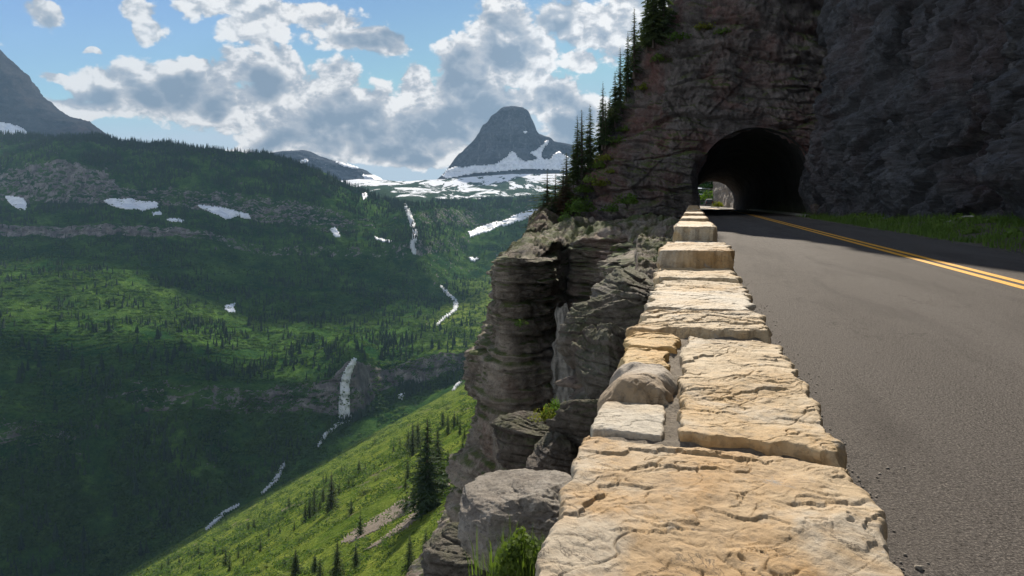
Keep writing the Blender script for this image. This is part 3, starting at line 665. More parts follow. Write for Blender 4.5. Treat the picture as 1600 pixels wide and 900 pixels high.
BG = BG+n_*dB[..., None]
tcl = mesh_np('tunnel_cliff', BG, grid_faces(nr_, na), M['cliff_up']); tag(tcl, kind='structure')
bvh_b = BVHTree.FromPolygons([tuple(v) for v in BG.reshape(-1, 3)], grid_faces(nr_, na).tolist())
# tunnel lining
tun = empty('tunnel', tuple(R(UC, TV, 0).tolist())); tag(tun, 'dark arched road tunnel bored through the rock face', 'tunnel')
prof = []; hh = HW_+.02
for z_ in np.linspace(-.05, ZS, 16)[:-1]: prof.append((-hh, z_))
for a_ in np.linspace(math.pi, 0, 40): prof.append((hh*math.cos(a_), ZS+hh*math.sin(a_)))
for z_ in np.linspace(ZS, -.05, 16)[1:]: prof.append((hh, z_))
prof = np.array(prof); lv = np.linspace(TV-.35, TE, 130); tl = (lv-lv[0])/(TE-TV)
TG = np.zeros((130, len(prof), 3))
for j, v_ in enumerate(lv):
    sc_ = 1-.22*smooth(.3, 1, tl[j]); sz = 1-.34*smooth(.2, 1, tl[j])
    TG[j] = R(UC+prof[:, 0]*sc_+bend(v_)-.3*smooth(.3, 1, tl[j]), v_, prof[:, 1]*sz+dip(v_))
cen = R(UC+bend(lv), lv, 1.5+0*lv)[:, None]; inw = cen-TG; inw /= np.linalg.norm(inw, axis=-1, keepdims=True)
TG += inw*(.22*fbm(TG/1.5, 4)+.06*ridged(TG/.5, 3))[..., None]*np.array([0.3]+[1]*129)[:, None, None]
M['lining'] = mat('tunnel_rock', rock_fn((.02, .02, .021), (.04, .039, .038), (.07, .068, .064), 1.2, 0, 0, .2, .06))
base_t = np.array(tun.location)
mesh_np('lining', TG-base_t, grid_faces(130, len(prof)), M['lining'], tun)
# kerb at the right foot inside the mouth
kb = []
for v_ in np.linspace(TV-1.5, TE-2, 60):
    kb.append(R(np.array([7.75, 7.8, 8.1, 8.15])+bend(v_), v_, np.array([0, .16, .17, 0])+dip(v_)))
M['concrete'] = mat('concrete', simple((.26, .25, .23), .9, .3, 5, .01))
mesh_np('kerb', np.array(kb)-base_t, grid_faces(60, 4), M['concrete'], tun)

# right-hand cliff along the road
vR = np.concatenate([np.linspace(-14, 10, 60), np.linspace(10.2, 57, 760)]); zR = np.concatenate([[-.4], np.cumsum(.05*1.0060**np.arange(470))-.4]); zR = zR/zR[-1]*60
Vr, Zr = np.meshgrid(vR, zR)
ubase = lerp_tab(vR, [(-14,13.2),(5,12.2),(20,11.6),(30,11.3),(42,10.0),(48,9.2),(52,8.75),(57,8.75)])[None]
RG = R(ubase+.10*Zr, Vr, Zr)
nR = np.array([-CA, SA, 0.12]); nR /= np.linalg.norm(nR)
sl = RG.copy(); sl[..., 2] = RG[..., 2]*.55+RG[..., 1]*.35          # beds tilt here
dR = 2.2*fbm(RG/6, 6)+1.5*(strata(sl, 1.7, 2.6, seed=21)-.4)+.30*(strata(sl, .55, 1.0, seed=22)-.4)+1.2*ridged(RG/np.array([2.2, 2.2, 3.2]), 5)+.22*ridged(RG/.6, 4)+.25*(strata(sl, .22, .6, seed=24)-.4)
dR *= (.35+.65*smooth(0, 2.0, zR))[:, None]*np.interp(vR, [-14, 50, 56], [1, 1, .4])[None]
RG = RG+nR*dR[..., None]
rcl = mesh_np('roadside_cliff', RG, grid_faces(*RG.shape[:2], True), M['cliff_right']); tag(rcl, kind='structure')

# ------------------------------------------------------------------ the stone wall along the drop
WU0, WU1, HWALL = -.262, .325, .65
wall = empty('stone_wall', tuple(R(0, 1.0, 0).tolist())); tag(wall, 'low roadside wall capped with big sunlit tan stone slabs above the drop', 'wall')
wb = np.array(wall.location)
cu, cv = np.linspace(WU0+.03, WU1-.03, 40), np.linspace(-6, 54, 1500)
# core: cross-section left side, top, right side
cs = [(WU0+.02, z_) for z_ in np.linspace(-1.4, HWALL-.05, 22)]+[(u_, HWALL-.018) for u_ in np.linspace(WU0+.04, WU1-.04, 26)]+[(WU1-.02, z_) for z_ in np.linspace(HWALL-.05, -.1, 16)]
cs = np.array(cs); cvv = np.concatenate([np.linspace(-5, .6, 20), .62*np.exp(np.linspace(0, math.log(54/.62), 620))])
KG = np.stack([R(cs[:, 0], v_, cs[:, 1]) for v_ in cvv])
st_s = strata(KG, .21, .42, seed=31)-.4; side_m = np.array([-1]*22+[0]*26+[1]*16)[None]
KG[..., 0] += CA*side_m*st_s*.05; KG[..., 1] -= SA*side_m*st_s*.05
KG[..., 2] += (side_m == 0)*(.016*fbm(KG/.05, 3)+.018*fbm(KG/.22, 2))
def masonry(t, g, b):
    rp = t.n('ShaderNodeMapping', {'Vector': t.v('ADD', g.outputs['Position'], t.v('MULTIPLY', t.v('SUBTRACT', t.noise(g.outputs['Position'], 5, 3, .6, out=1), (.5, .5, .5)), (.05, .05, .05))), 'Rotation': (0, 0, AL)}).outputs[0]
    sp = t.n('ShaderNodeSeparateXYZ', {0: rp}); q = t.n('ShaderNodeCombineXYZ', {0: sp.outputs[1], 1: sp.outputs[2], 2: 0.0}).outputs[0]
    bk = t.n('ShaderNodeTexBrick', {'Vector': q, 'Color1': (.30, .23, .15, 1), 'Color2': (.22, .20, .17, 1), 'Mortar': (.10, .09, .075, 1), 'Scale': 1.0, 'Mortar Size': .012, 'Mortar Smooth': .4, 'Brick Width': .42, 'Row Height': .19}, offset=.37)
    n = t.noise(g.outputs['Position'], 9, 7, .7); c = t.mix(t.ramp(n, [(.35, .6), (.6, 0)]), bk.outputs[0], (.12, .10, .08)); lk(t, c, b.inputs['Base Color'])
    bump(t, b, t.m('SUBTRACT', t.m('MULTIPLY', n, .6), bk.outputs['Fac']), .03, 1)
M['masonry'] = mat('wall_masonry', masonry)
nf = len(cs)-1; mi = np.tile(np.array([1]*22+[0]*(nf-38)+[1]*16), len(cvv)-1)
mesh_np('wall_core', KG-wb, grid_faces(len(cvv), len(cs)), [M['mortar'], M['masonry']], wall, midx=mi)
_T = .87
def capstone(u0, u1, v0, v1, top, H, m_, seed, n=60, nv=60, lam=.006, amp_=.010, skew=0.0, out=.02, rnd=.03, far=0.0, lean=0.0):
    a = np.linspace(-1, 1, n); b = np.linspace(-1, 1, nv); A, B = np.meshgrid(a, b); k = .88
    pa = np.clip(A/k, -1, 1); pb = np.clip(B/k, -1, 1); da = np.clip((np.abs(A)-k)/(1-k), 0, 1); db = np.clip((np.abs(B)-k)/(1-k), 0, 1)
    u = (u0+u1)/2+pa*(u1-u0)/2; v = (v0+v1)/2+pb*(v1-v0)/2+skew*pa
    ang = np.stack([pa*1.6*(u1-u0)/.5, pb*1.6*(v1-v0)/.5, 0*pa+seed*7.1], -1)
    ew = np.maximum(np.abs(pa), np.abs(pb))**4
    dn0 = np.maximum(da, db); P3 = np.stack([u, v, -dn0*H+seed*2.3], -1)
    u = u+ew*np.sign(pa)*np.abs(pa)*out*(1.1*fbm(ang*.8, 2)+1.3*fbm(P3*9, 4))
    v = v+ew*np.sign(pb)*np.abs(pb)*out*(1.0*fbm(ang*.8+9, 2)+1.2*fbm(P3*9+5, 4))
    # chipped, rounded rim
    eu = (1-np.abs(pa))*(u1-u0)/2; ev = (1-np.abs(pb))*(v1-v0)/2; e = np.minimum(eu, ev)
    rr_ = rnd*(1+.8*fbm(np.stack([u*9, v*9, 0*u+seed], -1), 3)); drop = rr_*(1-np.sqrt(np.clip(1-(1-np.clip(e/rr_, 0, 1))**2, 0, 1)))
    Pn = np.stack([u, v, 0*u+seed*3.7], -1); wq = fbm(Pn*3.2, 3)[..., None]*.30
    Pf = np.stack([u*.8+v*.55, v*1.9-u*1.0, 0*u+seed*3.7], -1)+wq
    n1_ = (v*1.0-u*.42)*7.5+2.6*fbm(Pn*2.4, 6)+.35*fbm(Pn*11, 4)+seed*3.3
    kf = np.floor(n1_); ff = n1_-kf; msk = smooth(-.12, .28, fbm(np.stack([u*3.2, v*4.5, kf*1.37+seed], -1), 3))
    n2_ = (v*1.0-u*.45)*24+4.0*fbm(Pn*4.4+3, 6)+.5*fbm(Pn*22, 3)+seed; k2 = np.floor(n2_); f2_ = n2_-k2; msk2 = smooth(.0, .35, fbm(np.stack([u*6, v*8, k2*1.91+seed], -1), 3))
    z = top+lam*1.7*((1-ff)*smooth(0, .05, ff)-.5)*msk+lam*.95*((1-f2_)*smooth(0, .10, f2_)-.5)*msk2
    z = z+amp_*1.9*fbm(Pf*1.3, 3)+amp_*.45*fbm(Pn*8, 5)+.0022*fbm(Pn*40, 4)+.0016*ridged(Pn*22, 3)
    cr_ = np.abs(perlin(Pf*np.array([2.3, 3.4, 1])+5)); z = z-.006*np.exp(-(cr_/.006)**2)*smooth(-.1, .25, perlin(Pn*2.1+3))
    cr2 = np.abs(perlin(Pf*np.array([6, 9, 1])+11)); z = z-.005*np.exp(-(cr2/.015)**2)*smooth(0, .3, perlin(Pn*4+8))
    z = z+lean*pa-drop
    dn = np.maximum(da, db); z = z-dn*H
    bul = (.030*fbm(np.stack([u*12, v*12, z*18], -1), 5)+.030*(strata(np.stack([u, v, z+.03*fbm(Pn*5, 3)], -1), .07, .3, seed=seed)-.4))*dn
    u = u+np.sign(pa)*bul*(da > 0); v = v+np.sign(pb)*bul*(db > 0)
    return mesh_np('capstone', R(u, v, z)-wb, grid_faces(nv, n, False), m_, wall)
def lab(o, s): o['label'] = s
T0 = HWALL
lab(capstone(-.262, .350, -.2, 1.70, T0, .35, M['sand1'], 1.0, 420, 620, lam=.0055, amp_=.016, skew=-.04, out=.035, rnd=.015), 'huge ochre slab nearest the viewer')
capstone(-.29, .34, -2.4, -.24, T0, .3, M['sand2'], 1.7, 60, 80)
lab(capstone(-.03, .338, 1.74, 3.02, T0+.015, .3, M['sand2'], 2.3, 300, 420, lam=.0055, amp_=.014, skew=-.03, out=.035, rnd=.012), 'cracked buff slab on the road side')
lab(capstone(-.265, -.075, 1.80, 2.06, T0-.005, .25, M['sand4'], 3.1, 120, 120, lam=.002, amp_=.004, rnd=.010, out=.02), 'flat pale grey stone')
lab(capstone(-.262, -.06, 2.08, 2.45, T0+.035, .25, M['sand3'], 4.4, 120, 130, lam=.002, amp_=.02, rnd=.075, out=.05), 'rounded grey brown stone')
lab(capstone(-.258, -.08, 2.47, 2.76, T0+.01, .25, M['sand5'], 5.2, 110, 110, lam=.006, amp_=.008, rnd=.014, out=.04), 'yellow flaky stone')
lab(capstone(-.255, -.065, 2.78, 3.10, T0+.01, .25, M['sand5'], 6.6, 110, 110, lam=.005, amp_=.008, rnd=.014, out=.04), 'second yellow flaky stone')
capstone(-.262, .325, 3.20, 3.78, T0+.012, .25, M['sand2'], 7.5, 260, 220, lam=.008, amp_=.012, rnd=.016, out=.05, skew=.03)
lab(capstone(-.240, .315, 3.84, 4.55, T0+.01, .25, M['sand4'], 8.2, 220, 160, lam=.004, amp_=.01, rnd=.016, out=.05), 'pale smooth slab')
capstone(-.25, .33, 4.58, 5.2, T0+.0, .25, M['sand2'], 8.9, 160, 120, lam=.007, amp_=.012, rnd=.02, out=.05)
capstone(-.275, .322, 5.23, 6.02, T0+.02, .25, M['sand2'], 9.4, 160, 120, lam=.006, amp_=.012, rnd=.03, out=.05)
lab(capstone(-.272, .325, 6.05, 7.3, T0+.165, .40, M['sand1'], 10.1, 160, 130, lam=.006, amp_=.010, rnd=.02, out=.05), 'raised slab with shaded front face')
capstone(-.262, .318, 7.35, 8.9, T0+.03, .25, M['sand2'], 11.3, 100, 90, amp_=.01, out=.05)
capstone(-.255, .315, 8.95, 10.4, T0-.01, .25, M['sand4'], 11.9, 90, 80, amp_=.01, out=.05)
capstone(-.262, .32, 10.5, 13.0, T0+.20, .45, M['sand2'], 12.4, 90, 90, amp_=.01, out=.05)
vcur = 13.1; k = 0
while vcur < 53.5:
    ln = 1.4+1.4*hsh(k, 2.2); up = (.19 if k % 3 == 1 else .02*hsh(k))
    capstone(-.262, .32, vcur, min(vcur+ln, 53.8), T0+up, .35+up*.5, M[('sand2', 'sand1', 'sand4')[k % 3]], 20+k*1.3, 36, 30, amp_=.01, out=.05); vcur += ln+.06; k += 1

# ------------------------------------------------------------------ boulders
def boulder(name, c, r, m_, seed, label, n=110, group=None, flat=.5, rot=0.0, bed=.20):
    a = np.linspace(0, 2*math.pi, 2*n, endpoint=False); b = np.linspace(0, math.pi, n); A, B = np.meshgrid(a, b)
    D = np.stack([np.sin(B)*np.cos(A), np.sin(B)*np.sin(A), np.cos(B)], -1)
    rg = np.random.default_rng(int(seed*10)); pn = rg.normal(size=(16, 3)); pn /= np.linalg.norm(pn, axis=1)[:, None]; hd = rg.uniform(.74, 1.0, 16)
    dt = D@pn.T; rad = np.min(np.where(dt > .05, hd/np.maximum(dt, .05), 9), -1); rad = np.minimum(rad, 1.15)
    rad = rad+.10*fbm(D*1.7+seed, 4)+bed*(strata(D*1.0+seed, .24, .6, seed=seed, dip=(.25, .15), wob=.5)-.4)+.05*ridged(D*3+seed, 5)+.025*ridged(D*9+seed, 3)+.03*(strata(D*1.0+seed, .07, .3, seed=seed, dip=(.6, .3))-.4)
    Pb = D*rad[..., None]*np.array(r); cr_, sr_ = math.cos(rot), math.sin(rot)
    Pb = np.stack([Pb[..., 0]*cr_-Pb[..., 1]*sr_, Pb[..., 0]*sr_+Pb[..., 1]*cr_, Pb[..., 2]], -1)
    o = mesh_np(name, Pb, grid_faces(n, 2*n, True, wrap=True), m_); o.location = c; tag(o, label, 'boulder', group); return o
g_ = 'boulders beside the wall'
boulder('boulder', tuple(W(832, 812, 3.75)), (.36, .42, .19), M['boulder'], 3.3, 'large smooth grey boulder just left of the nearest wall slab', 150, g_, rot=.3, bed=.05)
boulder('boulder', tuple(W(868, 722, 4.9)), (.20, .26, .17), M['cliff_near'], 4.1, 'angular veined boulder behind the large smooth grey one', 110, g_)
boulder('boulder', tuple(W(925, 668, 5.0)), (.20, .32, .22), M['cliff_near'], 5.7, 'dark jagged boulder tight against the wall beside the bush', 110, g_, rot=1)
boulder('boulder', tuple(W(842, 700, 6.4)), (.42, .40, .30), M['cliff_near'], 6.2, 'dark broad rock directly below the yellow green bush', 110, g_, rot=.5)
boulder('boulder', tuple(W(950, 585, 7.2)), (.34, .6, .46), M['cliff_near'], 7.9, 'tall dark rock outcrop leaning on the wall beside the yellow flaky stones', 130, g_, rot=.2)
boulder('boulder', tuple(W(962, 520, 9.0)), (.50, .8, .50), M['cliff_near'], 8.8, 'craggy rock lump beside the wall past the dark outcrop', 110, g_, rot=.9)
boulder('boulder', tuple(W(985, 462, 12.0)), (.55, 1.0, .42), M['cliff_near'], 9.6, 'weathered rock beside the wall below the raised slab', 100, g_)
boulder('boulder', tuple(W(752, 880, 4.3)), (.30, .36, .22), M['cliff_near'], 10.4, 'grey rock at the bottom edge under the large smooth boulder', 110, g_, rot=1.2)
# pale slab in the recess of the cliff
ps = []
for z_ in np.linspace(0, 1, 60):
    py = 478+z_*150; hw = np.interp(z_, [0, .35, .4, 1], [8, 9, 20, 24]); c_ = 880+np.interp(z_, [0, 1], [-2, 4])
    wj = 3*math.sin(z_*9)+2*math.sin(z_*23); ps.append(W(c_+np.linspace(-hw, hw, 26)+np.linspace(-wj, wj*.6, 26), py+4*np.sin(np.linspace(0, 5, 26)), 34.0-.35*np.sin(np.linspace(0, math.pi, 26))**.35))
ps = np.array(ps); ps[..., 1] -= .55*fbm(ps/np.array([.5, .5, 2.2]), 5); cps = ps.mean((0, 1))
o = mesh_np('rock_slab', ps-cps, grid_faces(60, 26), M['slab']); o.location = cps; tag(o, 'tall pale streaked rock slab in the recess of the dark cliff', 'rock slab')

# ------------------------------------------------------------------ conifers
def conifer(h, Rb, nlev, nb, nseg, seed, dead=False, trunk_r=.018, lean=.0, sparse=0.0):
    rg = np.random.default_rng(seed); V = []; Fc = []
    def tri(a, b, c): i = len(V); V.extend((a, b, c)); Fc.append((i, i+1, i+2))
    for L in range(nlev):
        f = (L+.3)/nlev; zc = h*(.06+.93*f); Rl = Rb*(1-f)**.85*(.72+.5*rg.random())*(1 if f > .08 else .8)+.02*h*.3
        if rg.random() < sparse: continue
        a0 = rg.random()*6.28
        for k in range(nb):
            if rg.random() < .10+sparse*.5: continue
            a = a0+k*6.283/nb+rg.normal()*.25; Lb = Rl*(.55+.6*rg.random()); z0 = zc+rg.normal()*h*.3/nlev
            dr = -.38*(1-f)+.22*f+rg.normal()*.08
            d = np.array([math.cos(a), math.sin(a), dr]); s = np.array([-math.sin(a), math.cos(a), 0])
            if nseg == 1:
                p0 = np.array([0, 0, z0]); w_ = Lb*.34+.02*h*.2
                tri(p0+s*w_*.5, p0-s*w_*.5-np.array([0, 0, .015*h]), p0+d*Lb); continue
            for q in range(nseg):
                t0 = (q+.15)/nseg; p0 = np.array([0, 0, z0])+d*Lb*t0; p0[2] -= .10*Lb*t0*t0
                ln = Lb*(.42*(1-.45*t0))*(.7+.6*rg.random())
                for sg in (-1, 1, 0):
                    dr2 = d*.75+s*sg*(.75+.3*rg.random())+np.array([0, 0, -.18+.28*rg.normal()*.6]); dr2 /= np.linalg.norm(dr2)
                    wv_ = np.cross(dr2, rg.normal(size=3)); wv_ /= max(1e-6, np.linalg.norm(wv_)); wq = ln*.21
                    tri(p0+wv_*wq, p0-wv_*wq, p0+dr2*ln)
    tr = h*trunk_r; n = 7; TV_ = []
    for zf, rf in ((-.06, 1.25), (0, 1), (.5, .6), (.97, .08)):
        for k in range(n): TV_.append((tr*rf*math.cos(k*6.283/n), tr*rf*math.sin(k*6.283/n), h*zf))
    return (np.array(V), np.array(Fc)), (np.array(TV_), grid_faces(4, n, wrap=True))
def tree_meshes(tag_, *a, crown='needle', **k):
    (cv_, cf), (tv_, tf) = conifer(*a, **k)
    c = mesh_np('crown', cv_, cf, M[crown], link=False, smoothf=False); t = mesh_np('trunk', tv_, tf, M['bark'], link=False)
    return c.data, t.data
KIND = {
 'full': [tree_meshes('a', 1.0, .17, 40, 7, 5, s) for s in (1, 2, 3)],
 'slim': [tree_meshes('b', 1.0, .13, 40, 6, 4, s) for s in (11, 12, 13)],
 'bare': [tree_meshes('c', 1.0, .15, 36, 6, 4, s, sparse=.15, trunk_r=.010) for s in (21, 22)],
 'rust': [tree_meshes('d', 1.0, .13, 40, 7, 4, s, crown='needle_dead', trunk_r=.011) for s in (31,)],
 'wide': [tree_meshes('e', 1.0, .21, 46, 8, 6, s) for s in (41,)],
 'mid': [tree_meshes('f', 1.0, .20, 30, 7, 3, s, trunk_r=.011) for s in (51, 52, 53, 54)],
}
tcount = 0
def place_tree(kind, p, h, label, group=None, wide=1.0, cat='conifer', name='conifer_tree', parts=True):
    global tcount; tcount += 1
    cm, tm = KIND[kind][tcount % len(KIND[kind])]; s = (h*wide, h*wide, h)
    rz = random.random()*6.28
    if parts:
        e = empty(name, tuple(p), rz); e.scale = s
        c = bpy.data.objects.new('crown', cm); COL.objects.link(c); c.parent = e
        t = bpy.data.objects.new('trunk', tm); COL.objects.link(t); t.parent = e
    else:
        e = bpy.data.objects.new(name, cm); COL.objects.link(e); e.location = tuple(p); e.rotation_euler = (0, 0, rz); e.scale = s
    tag(e, label, cat, group); return e
def on_rock(px, py, Zd=60):             # the outermost rock point near a sight line
    for d in (0, 3, 6, 10, 15, 22, 30):
        p, n = hit(px+d, py+d*.5, bvh_b)
        if p is not None: return p
    return Vector(W(px, py, Zd).tolist())
CT = [ # px base, row base, row top, kind, width, label
 (1046,50,-60,'full',1,'tall dark conifer at the top edge highest on the cliff skyline'),
 (1030,62,-40,'wide',1,'broad conifer at the top edge left of the highest one'),
 (1020,72,-10,'full',1.1,'dense conifer hugging the rock under the two topmost trees'),
 (1000,112,24,'slim',1.35,'tall lacy spire conifer standing clear against the cloud'),
 (990,135,60,'full',.9,'conifer crowding the left foot of the tall lacy spire'),
 (978,168,85,'full',.9,'ragged conifer stepping down the skyline below the lacy spire'),
 (985,150,92,'mid',1,'small conifer wedged against the rock below the lacy spire'),
 (970,190,120,'full',1,'dark conifer at the middle of the cliff skyline'),
 (962,205,150,'mid',1.1,'short conifer between the middle dark one and its slender neighbour'),
 (948,222,138,'slim',1.3,'slender pointed conifer rising above the lower skyline cluster'),
 (938,235,160,'full',1,'dark conifer just left of the slender pointed one'),
 (955,225,165,'full',1,'thick conifer right behind the slender pointed one'),
 (928,252,172,'full',1,'dark full conifer in the lower skyline cluster'),
 (918,266,182,'slim',1.5,'narrow dark conifer with a thin crown tip in the lower cluster'),
 (911,278,192,'full',1,'leftmost dark conifer of the lower skyline cluster'),
 (924,262,205,'rust',1.2,'brownish conifer inside the lower skyline cluster'),
 (905,288,228,'mid',1.1,'short bushy conifer at the foot of the lower cluster'),
]
for (px, pb, pt_, kd, wd, lb) in CT:
    p = on_rock(px-9, pb); p = p+(EYE-p).normalized()*1.0; h = (pb-pt_)/F*p.y*1.22; place_tree(kd, p+Vector((0, 0, -.05*h)), h, lb, 'conifers along the cliff skyline', wd*1.0)
for (px, pb, pt_, kd, wd, Zd, lb) in [
 (885,332,236,'full',.8,56,'slim rusty green conifer standing alone left of the skyline cluster'),
 (880,340,262,'rust',1.5,54,'brown conifer on the cliff shelf beside the slim lone one'),
 (868,345,268,'mid',.9,54,'sparse conifer near the outer edge of the cliff shelf'),
 (855,350,262,'bare',1.6,55,'scraggly half bare conifer at the outermost corner of the cliff shelf'),
 (850,358,300,'mid',1.4,54,'squat conifer at the brink of the cliff shelf'),
 (862,356,308,'full',1.5,53,'small bushy conifer under the sparse ones on the shelf'),
 (874,352,300,'rust',1.3,53,'low rusty conifer in the middle of the shelf group')]:
    p = Vector(W(px, pb+6, Zd).tolist()); h = (pb+6-pt_)/F*Zd; place_tree(kd, p, h, lb, 'conifers on the cliff shelf', wd*2.0)

# meadow trees
def ground(px, py):
    p, n = hit(px, py); return p
MT = [(668,800,655,'full',1.25,'largest dark conifer on the sunlit meadow, casting a long shadow'),
 (684,775,668,'full',1.1,'conifer tucked behind the right side of the largest meadow conifer'),
 (657,770,688,'mid',1.2,'conifer just behind the left side of the largest meadow conifer'),
 (645,712,660,'slim',1.4,'slender conifer uphill of the largest meadow conifer'),
 (653,700,655,'mid',1.2,'upright conifer uphill behind the largest meadow conifer'),
 (638,703,668,'mid',1.0,'short conifer in the small row uphill of the largest one'),(625,702,685,'mid',1.1,'little conifer left in the small row uphill of the largest one'),(615,706,692,'mid',1.1,'smallest conifer of the row uphill of the largest one'),
 (561,740,716,'full',1.0,'round-shouldered conifer alone in the middle of the meadow'),(571,733,722,'mid',1.0,'tiny conifer right of the lone mid-meadow one'),(585,735,724,'mid',1.0,'tiny conifer above the scree in the middle of the meadow'),
 (518,800,738,'slim',1.5,'tall slim conifer in the left meadow group'),(505,785,760,'mid',1.2,'conifer uphill left of the tall slim one'),
 (491,805,770,'mid',1.1,'dark conifer left of the tall slim one'),(484,812,775,'mid',1.1,'conifer at the left end of the slim tree group'),(477,815,785,'mid',1.1,'low conifer beside the slim tree group'),(500,800,780,'mid',1.1,'short conifer in front of the slim tree group'),
 (530,772,752,'mid',1.2,'small conifer uphill right of the tall slim one'),(545,760,744,'mid',1.2,'small conifer halfway between slim tree and scree'),
 (388,830,812,'mid',1.0,'small conifer in the left part of the meadow'),(397,828,808,'mid',1.0,'conifer right in the left meadow pair'),(336,868,850,'mid',1.0,'narrow conifer near the lower left meadow edge'),
 (462,900,858,'full',1.3,'dark conifer at the bottom edge, left of the bottom group'),(445,885,865,'mid',1.3,'stubby conifer beside the bottom-edge group'),(492,895,864,'mid',1.3,'conifer at the bottom edge between two darker ones'),
 (527,905,845,'full',1.1,'tall dark conifer at the bottom edge of the meadow'),(556,888,848,'slim',1.5,'slim conifer right of the tall bottom-edge one'),(500,902,872,'mid',1.2,'short conifer at the bottom edge left of the tall one'),
 (437,833,822,'mid',1.1,'tiny conifer above the bottom-edge group'),(420,838,824,'mid',1.1,'tiny conifer midway down the left meadow'),(407,862,842,'mid',1.0,'lone small conifer lower left on the meadow'),
 (280,880,868,'mid',1,'tiny conifer far down the left meadow'),(310,866,852,'mid',1,'tiny pointed conifer on the lower meadow rim'),(312,890,876,'mid',1,'small conifer at the lower left meadow corner'),
 (700,680,650,'mid',1.1,'conifer on the meadow close to the cliff foot'),(710,668,640,'mid',1.1,'conifer beside the cliff foot on the upper meadow'),(692,668,640,'mid',1.1,'conifer high on the meadow left of the cliff foot'),(705,745,700,'bare',1.3,'thin sparse conifer between the largest conifer and the cliff')]
for (px, pb, pt_, kd, wd, lb) in MT:
    p = ground(px, pb)
    if p is None or p.y > 900: continue
    h = (pb-pt_)/F*p.y*1.08; place_tree(kd, p-Vector((0, 0, .04*h)), h, lb, 'conifers on the sunlit meadow', wd*1.3)

mt_n = 0; tries = 0
while mt_n < 64 and tries < 900:
    tries += 1; px, py = rng.uniform(230, 730), rng.uniform(610, 895); p = ground(px, py)
    if p is None or p.x*.531-.208*p.y-27.3+CH+14 < p.z-6 or p.y > 820 or plane_z(p.x, p.y) < p.z-9: continue
    if fbm(np.array([[p.x/45, p.y/45, 3.0]]), 3)[0] < .06: continue
    h = rng.uniform(3.5, 8.5); place_tree('mid', p-Vector((0, 0, .04*h)), h, 'small dark conifer, one of a scattering on the sunlit meadow', 'small conifers scattered over the meadow', 1.15, parts=False); mt_n += 1
# individual distant conifers, then the forest mass
def small_conifer(seed, nlev=6, nb=6):
    rg = np.random.default_rng(seed); rings = []; nn = nb*2
    a = np.arange(nn)*2*math.pi/nn
    rings.append(np.stack([.02*np.cos(a), .02*np.sin(a), 0*a-.05], -1)); rings.append(np.stack([.02*np.cos(a), .02*np.sin(a), 0*a+.07], -1))
    for L in range(nlev):
        f = L/nlev; R0 = .21*(1-f)**.9*(.8+.4*rg.random())+.012; zz0 = .05+.93*f; zz1 = .05+.93*(L+.85)/nlev
        jag = np.where(np.arange(nn) % 2 == 0, 1.0, .55)*rg.uniform(.75, 1.2, nn)
        rings.append(np.stack([R0*jag*np.cos(a), R0*jag*np.sin(a), zz0-.03*(jag-.7)+0*a], -1))
        rings.append(np.stack([R0*.34*np.cos(a), R0*.34*np.sin(a), zz1+0*a], -1))
    rings.append(np.stack([.001*np.cos(a), .001*np.sin(a), 0*a+1.02], -1))
    v = np.concatenate(rings); q = grid_faces(len(rings), nn, wrap=True); f = np.concatenate([q[:, [0, 1, 2]], q[:, [0, 2, 3]]]); return v, f
FARM = []
for s in range(4):
    v, f = small_conifer(100+s, 9, 7); FARM.append(mesh_np('far_conifer', v, f, M['far_needle'], link=False, smoothf=False).data)
flat = G2
dens_n = fbm(G2/np.array([90, 90, 300]), 4); dens_b = fbm(G2/np.array([35, 35, 60])+7, 3)
rid = np.zeros(NR, int); off_ = nm
for k, n in enumerate([10, 48, 20, 26, 20, 22, 22, 10, 20, 20, 30, 4]): rid[off_:off_+n] = k+1; off_ += n
# (section, colour range of px, count of individuals, label)
IND = [(2, -40, 330, 26, 'tree among shrubs on the dark lower valley wall left of the waterfall', (9, 16)),
       (4, -40, 260, 34, 'conifer standing on the dappled bench at the left of the valley wall', (10, 18)),
       (4, 260, 520, 34, 'conifer in the dark belt on the bench left above the big waterfall', (10, 17)),
       (4, 540, 740, 26, 'conifer on the bench right above the big waterfall', (9, 15)),
       (5, 380, 700, 30, 'conifer lining the bright strip of bench below the headwall', (8, 14)),
       (2, 600, 735, 12, 'conifer on green slope right of the foot of the big waterfall', (7, 12))]
for sec, x0, x1, cnt, lb, (h0, h1) in IND:
    rr_ = np.where(rid == sec)[0]; cc_ = np.where((pxs > x0) & (pxs < x1))[0]; done = 0; tries = 0
    while done < cnt and tries < 6000:
        tries += 1; r_ = rng.choice(rr_); c_ = rng.choice(cc_)
        if dens_b[r_, c_] < .0+.25*rng.random()-.1: continue
        if mead[r_, c_] > .5 and rng.random() < .7: continue
        o = bpy.data.objects.new('conifer_tree', FARM[done % 4]); COL.objects.link(o); p = G2[r_, c_]; h = rng.uniform(h0, h1)*1.35
        o.location = tuple(p-np.array([0, 0, .05*h])); o.scale = (h*1.05, h*1.05, h); o.rotation_euler = (0, 0, rng.random()*6.28)
        tag(o, lb, 'conifer', lb.replace('conifer ', 'conifers ', 1).replace('tree ', 'trees ', 1)); done += 1
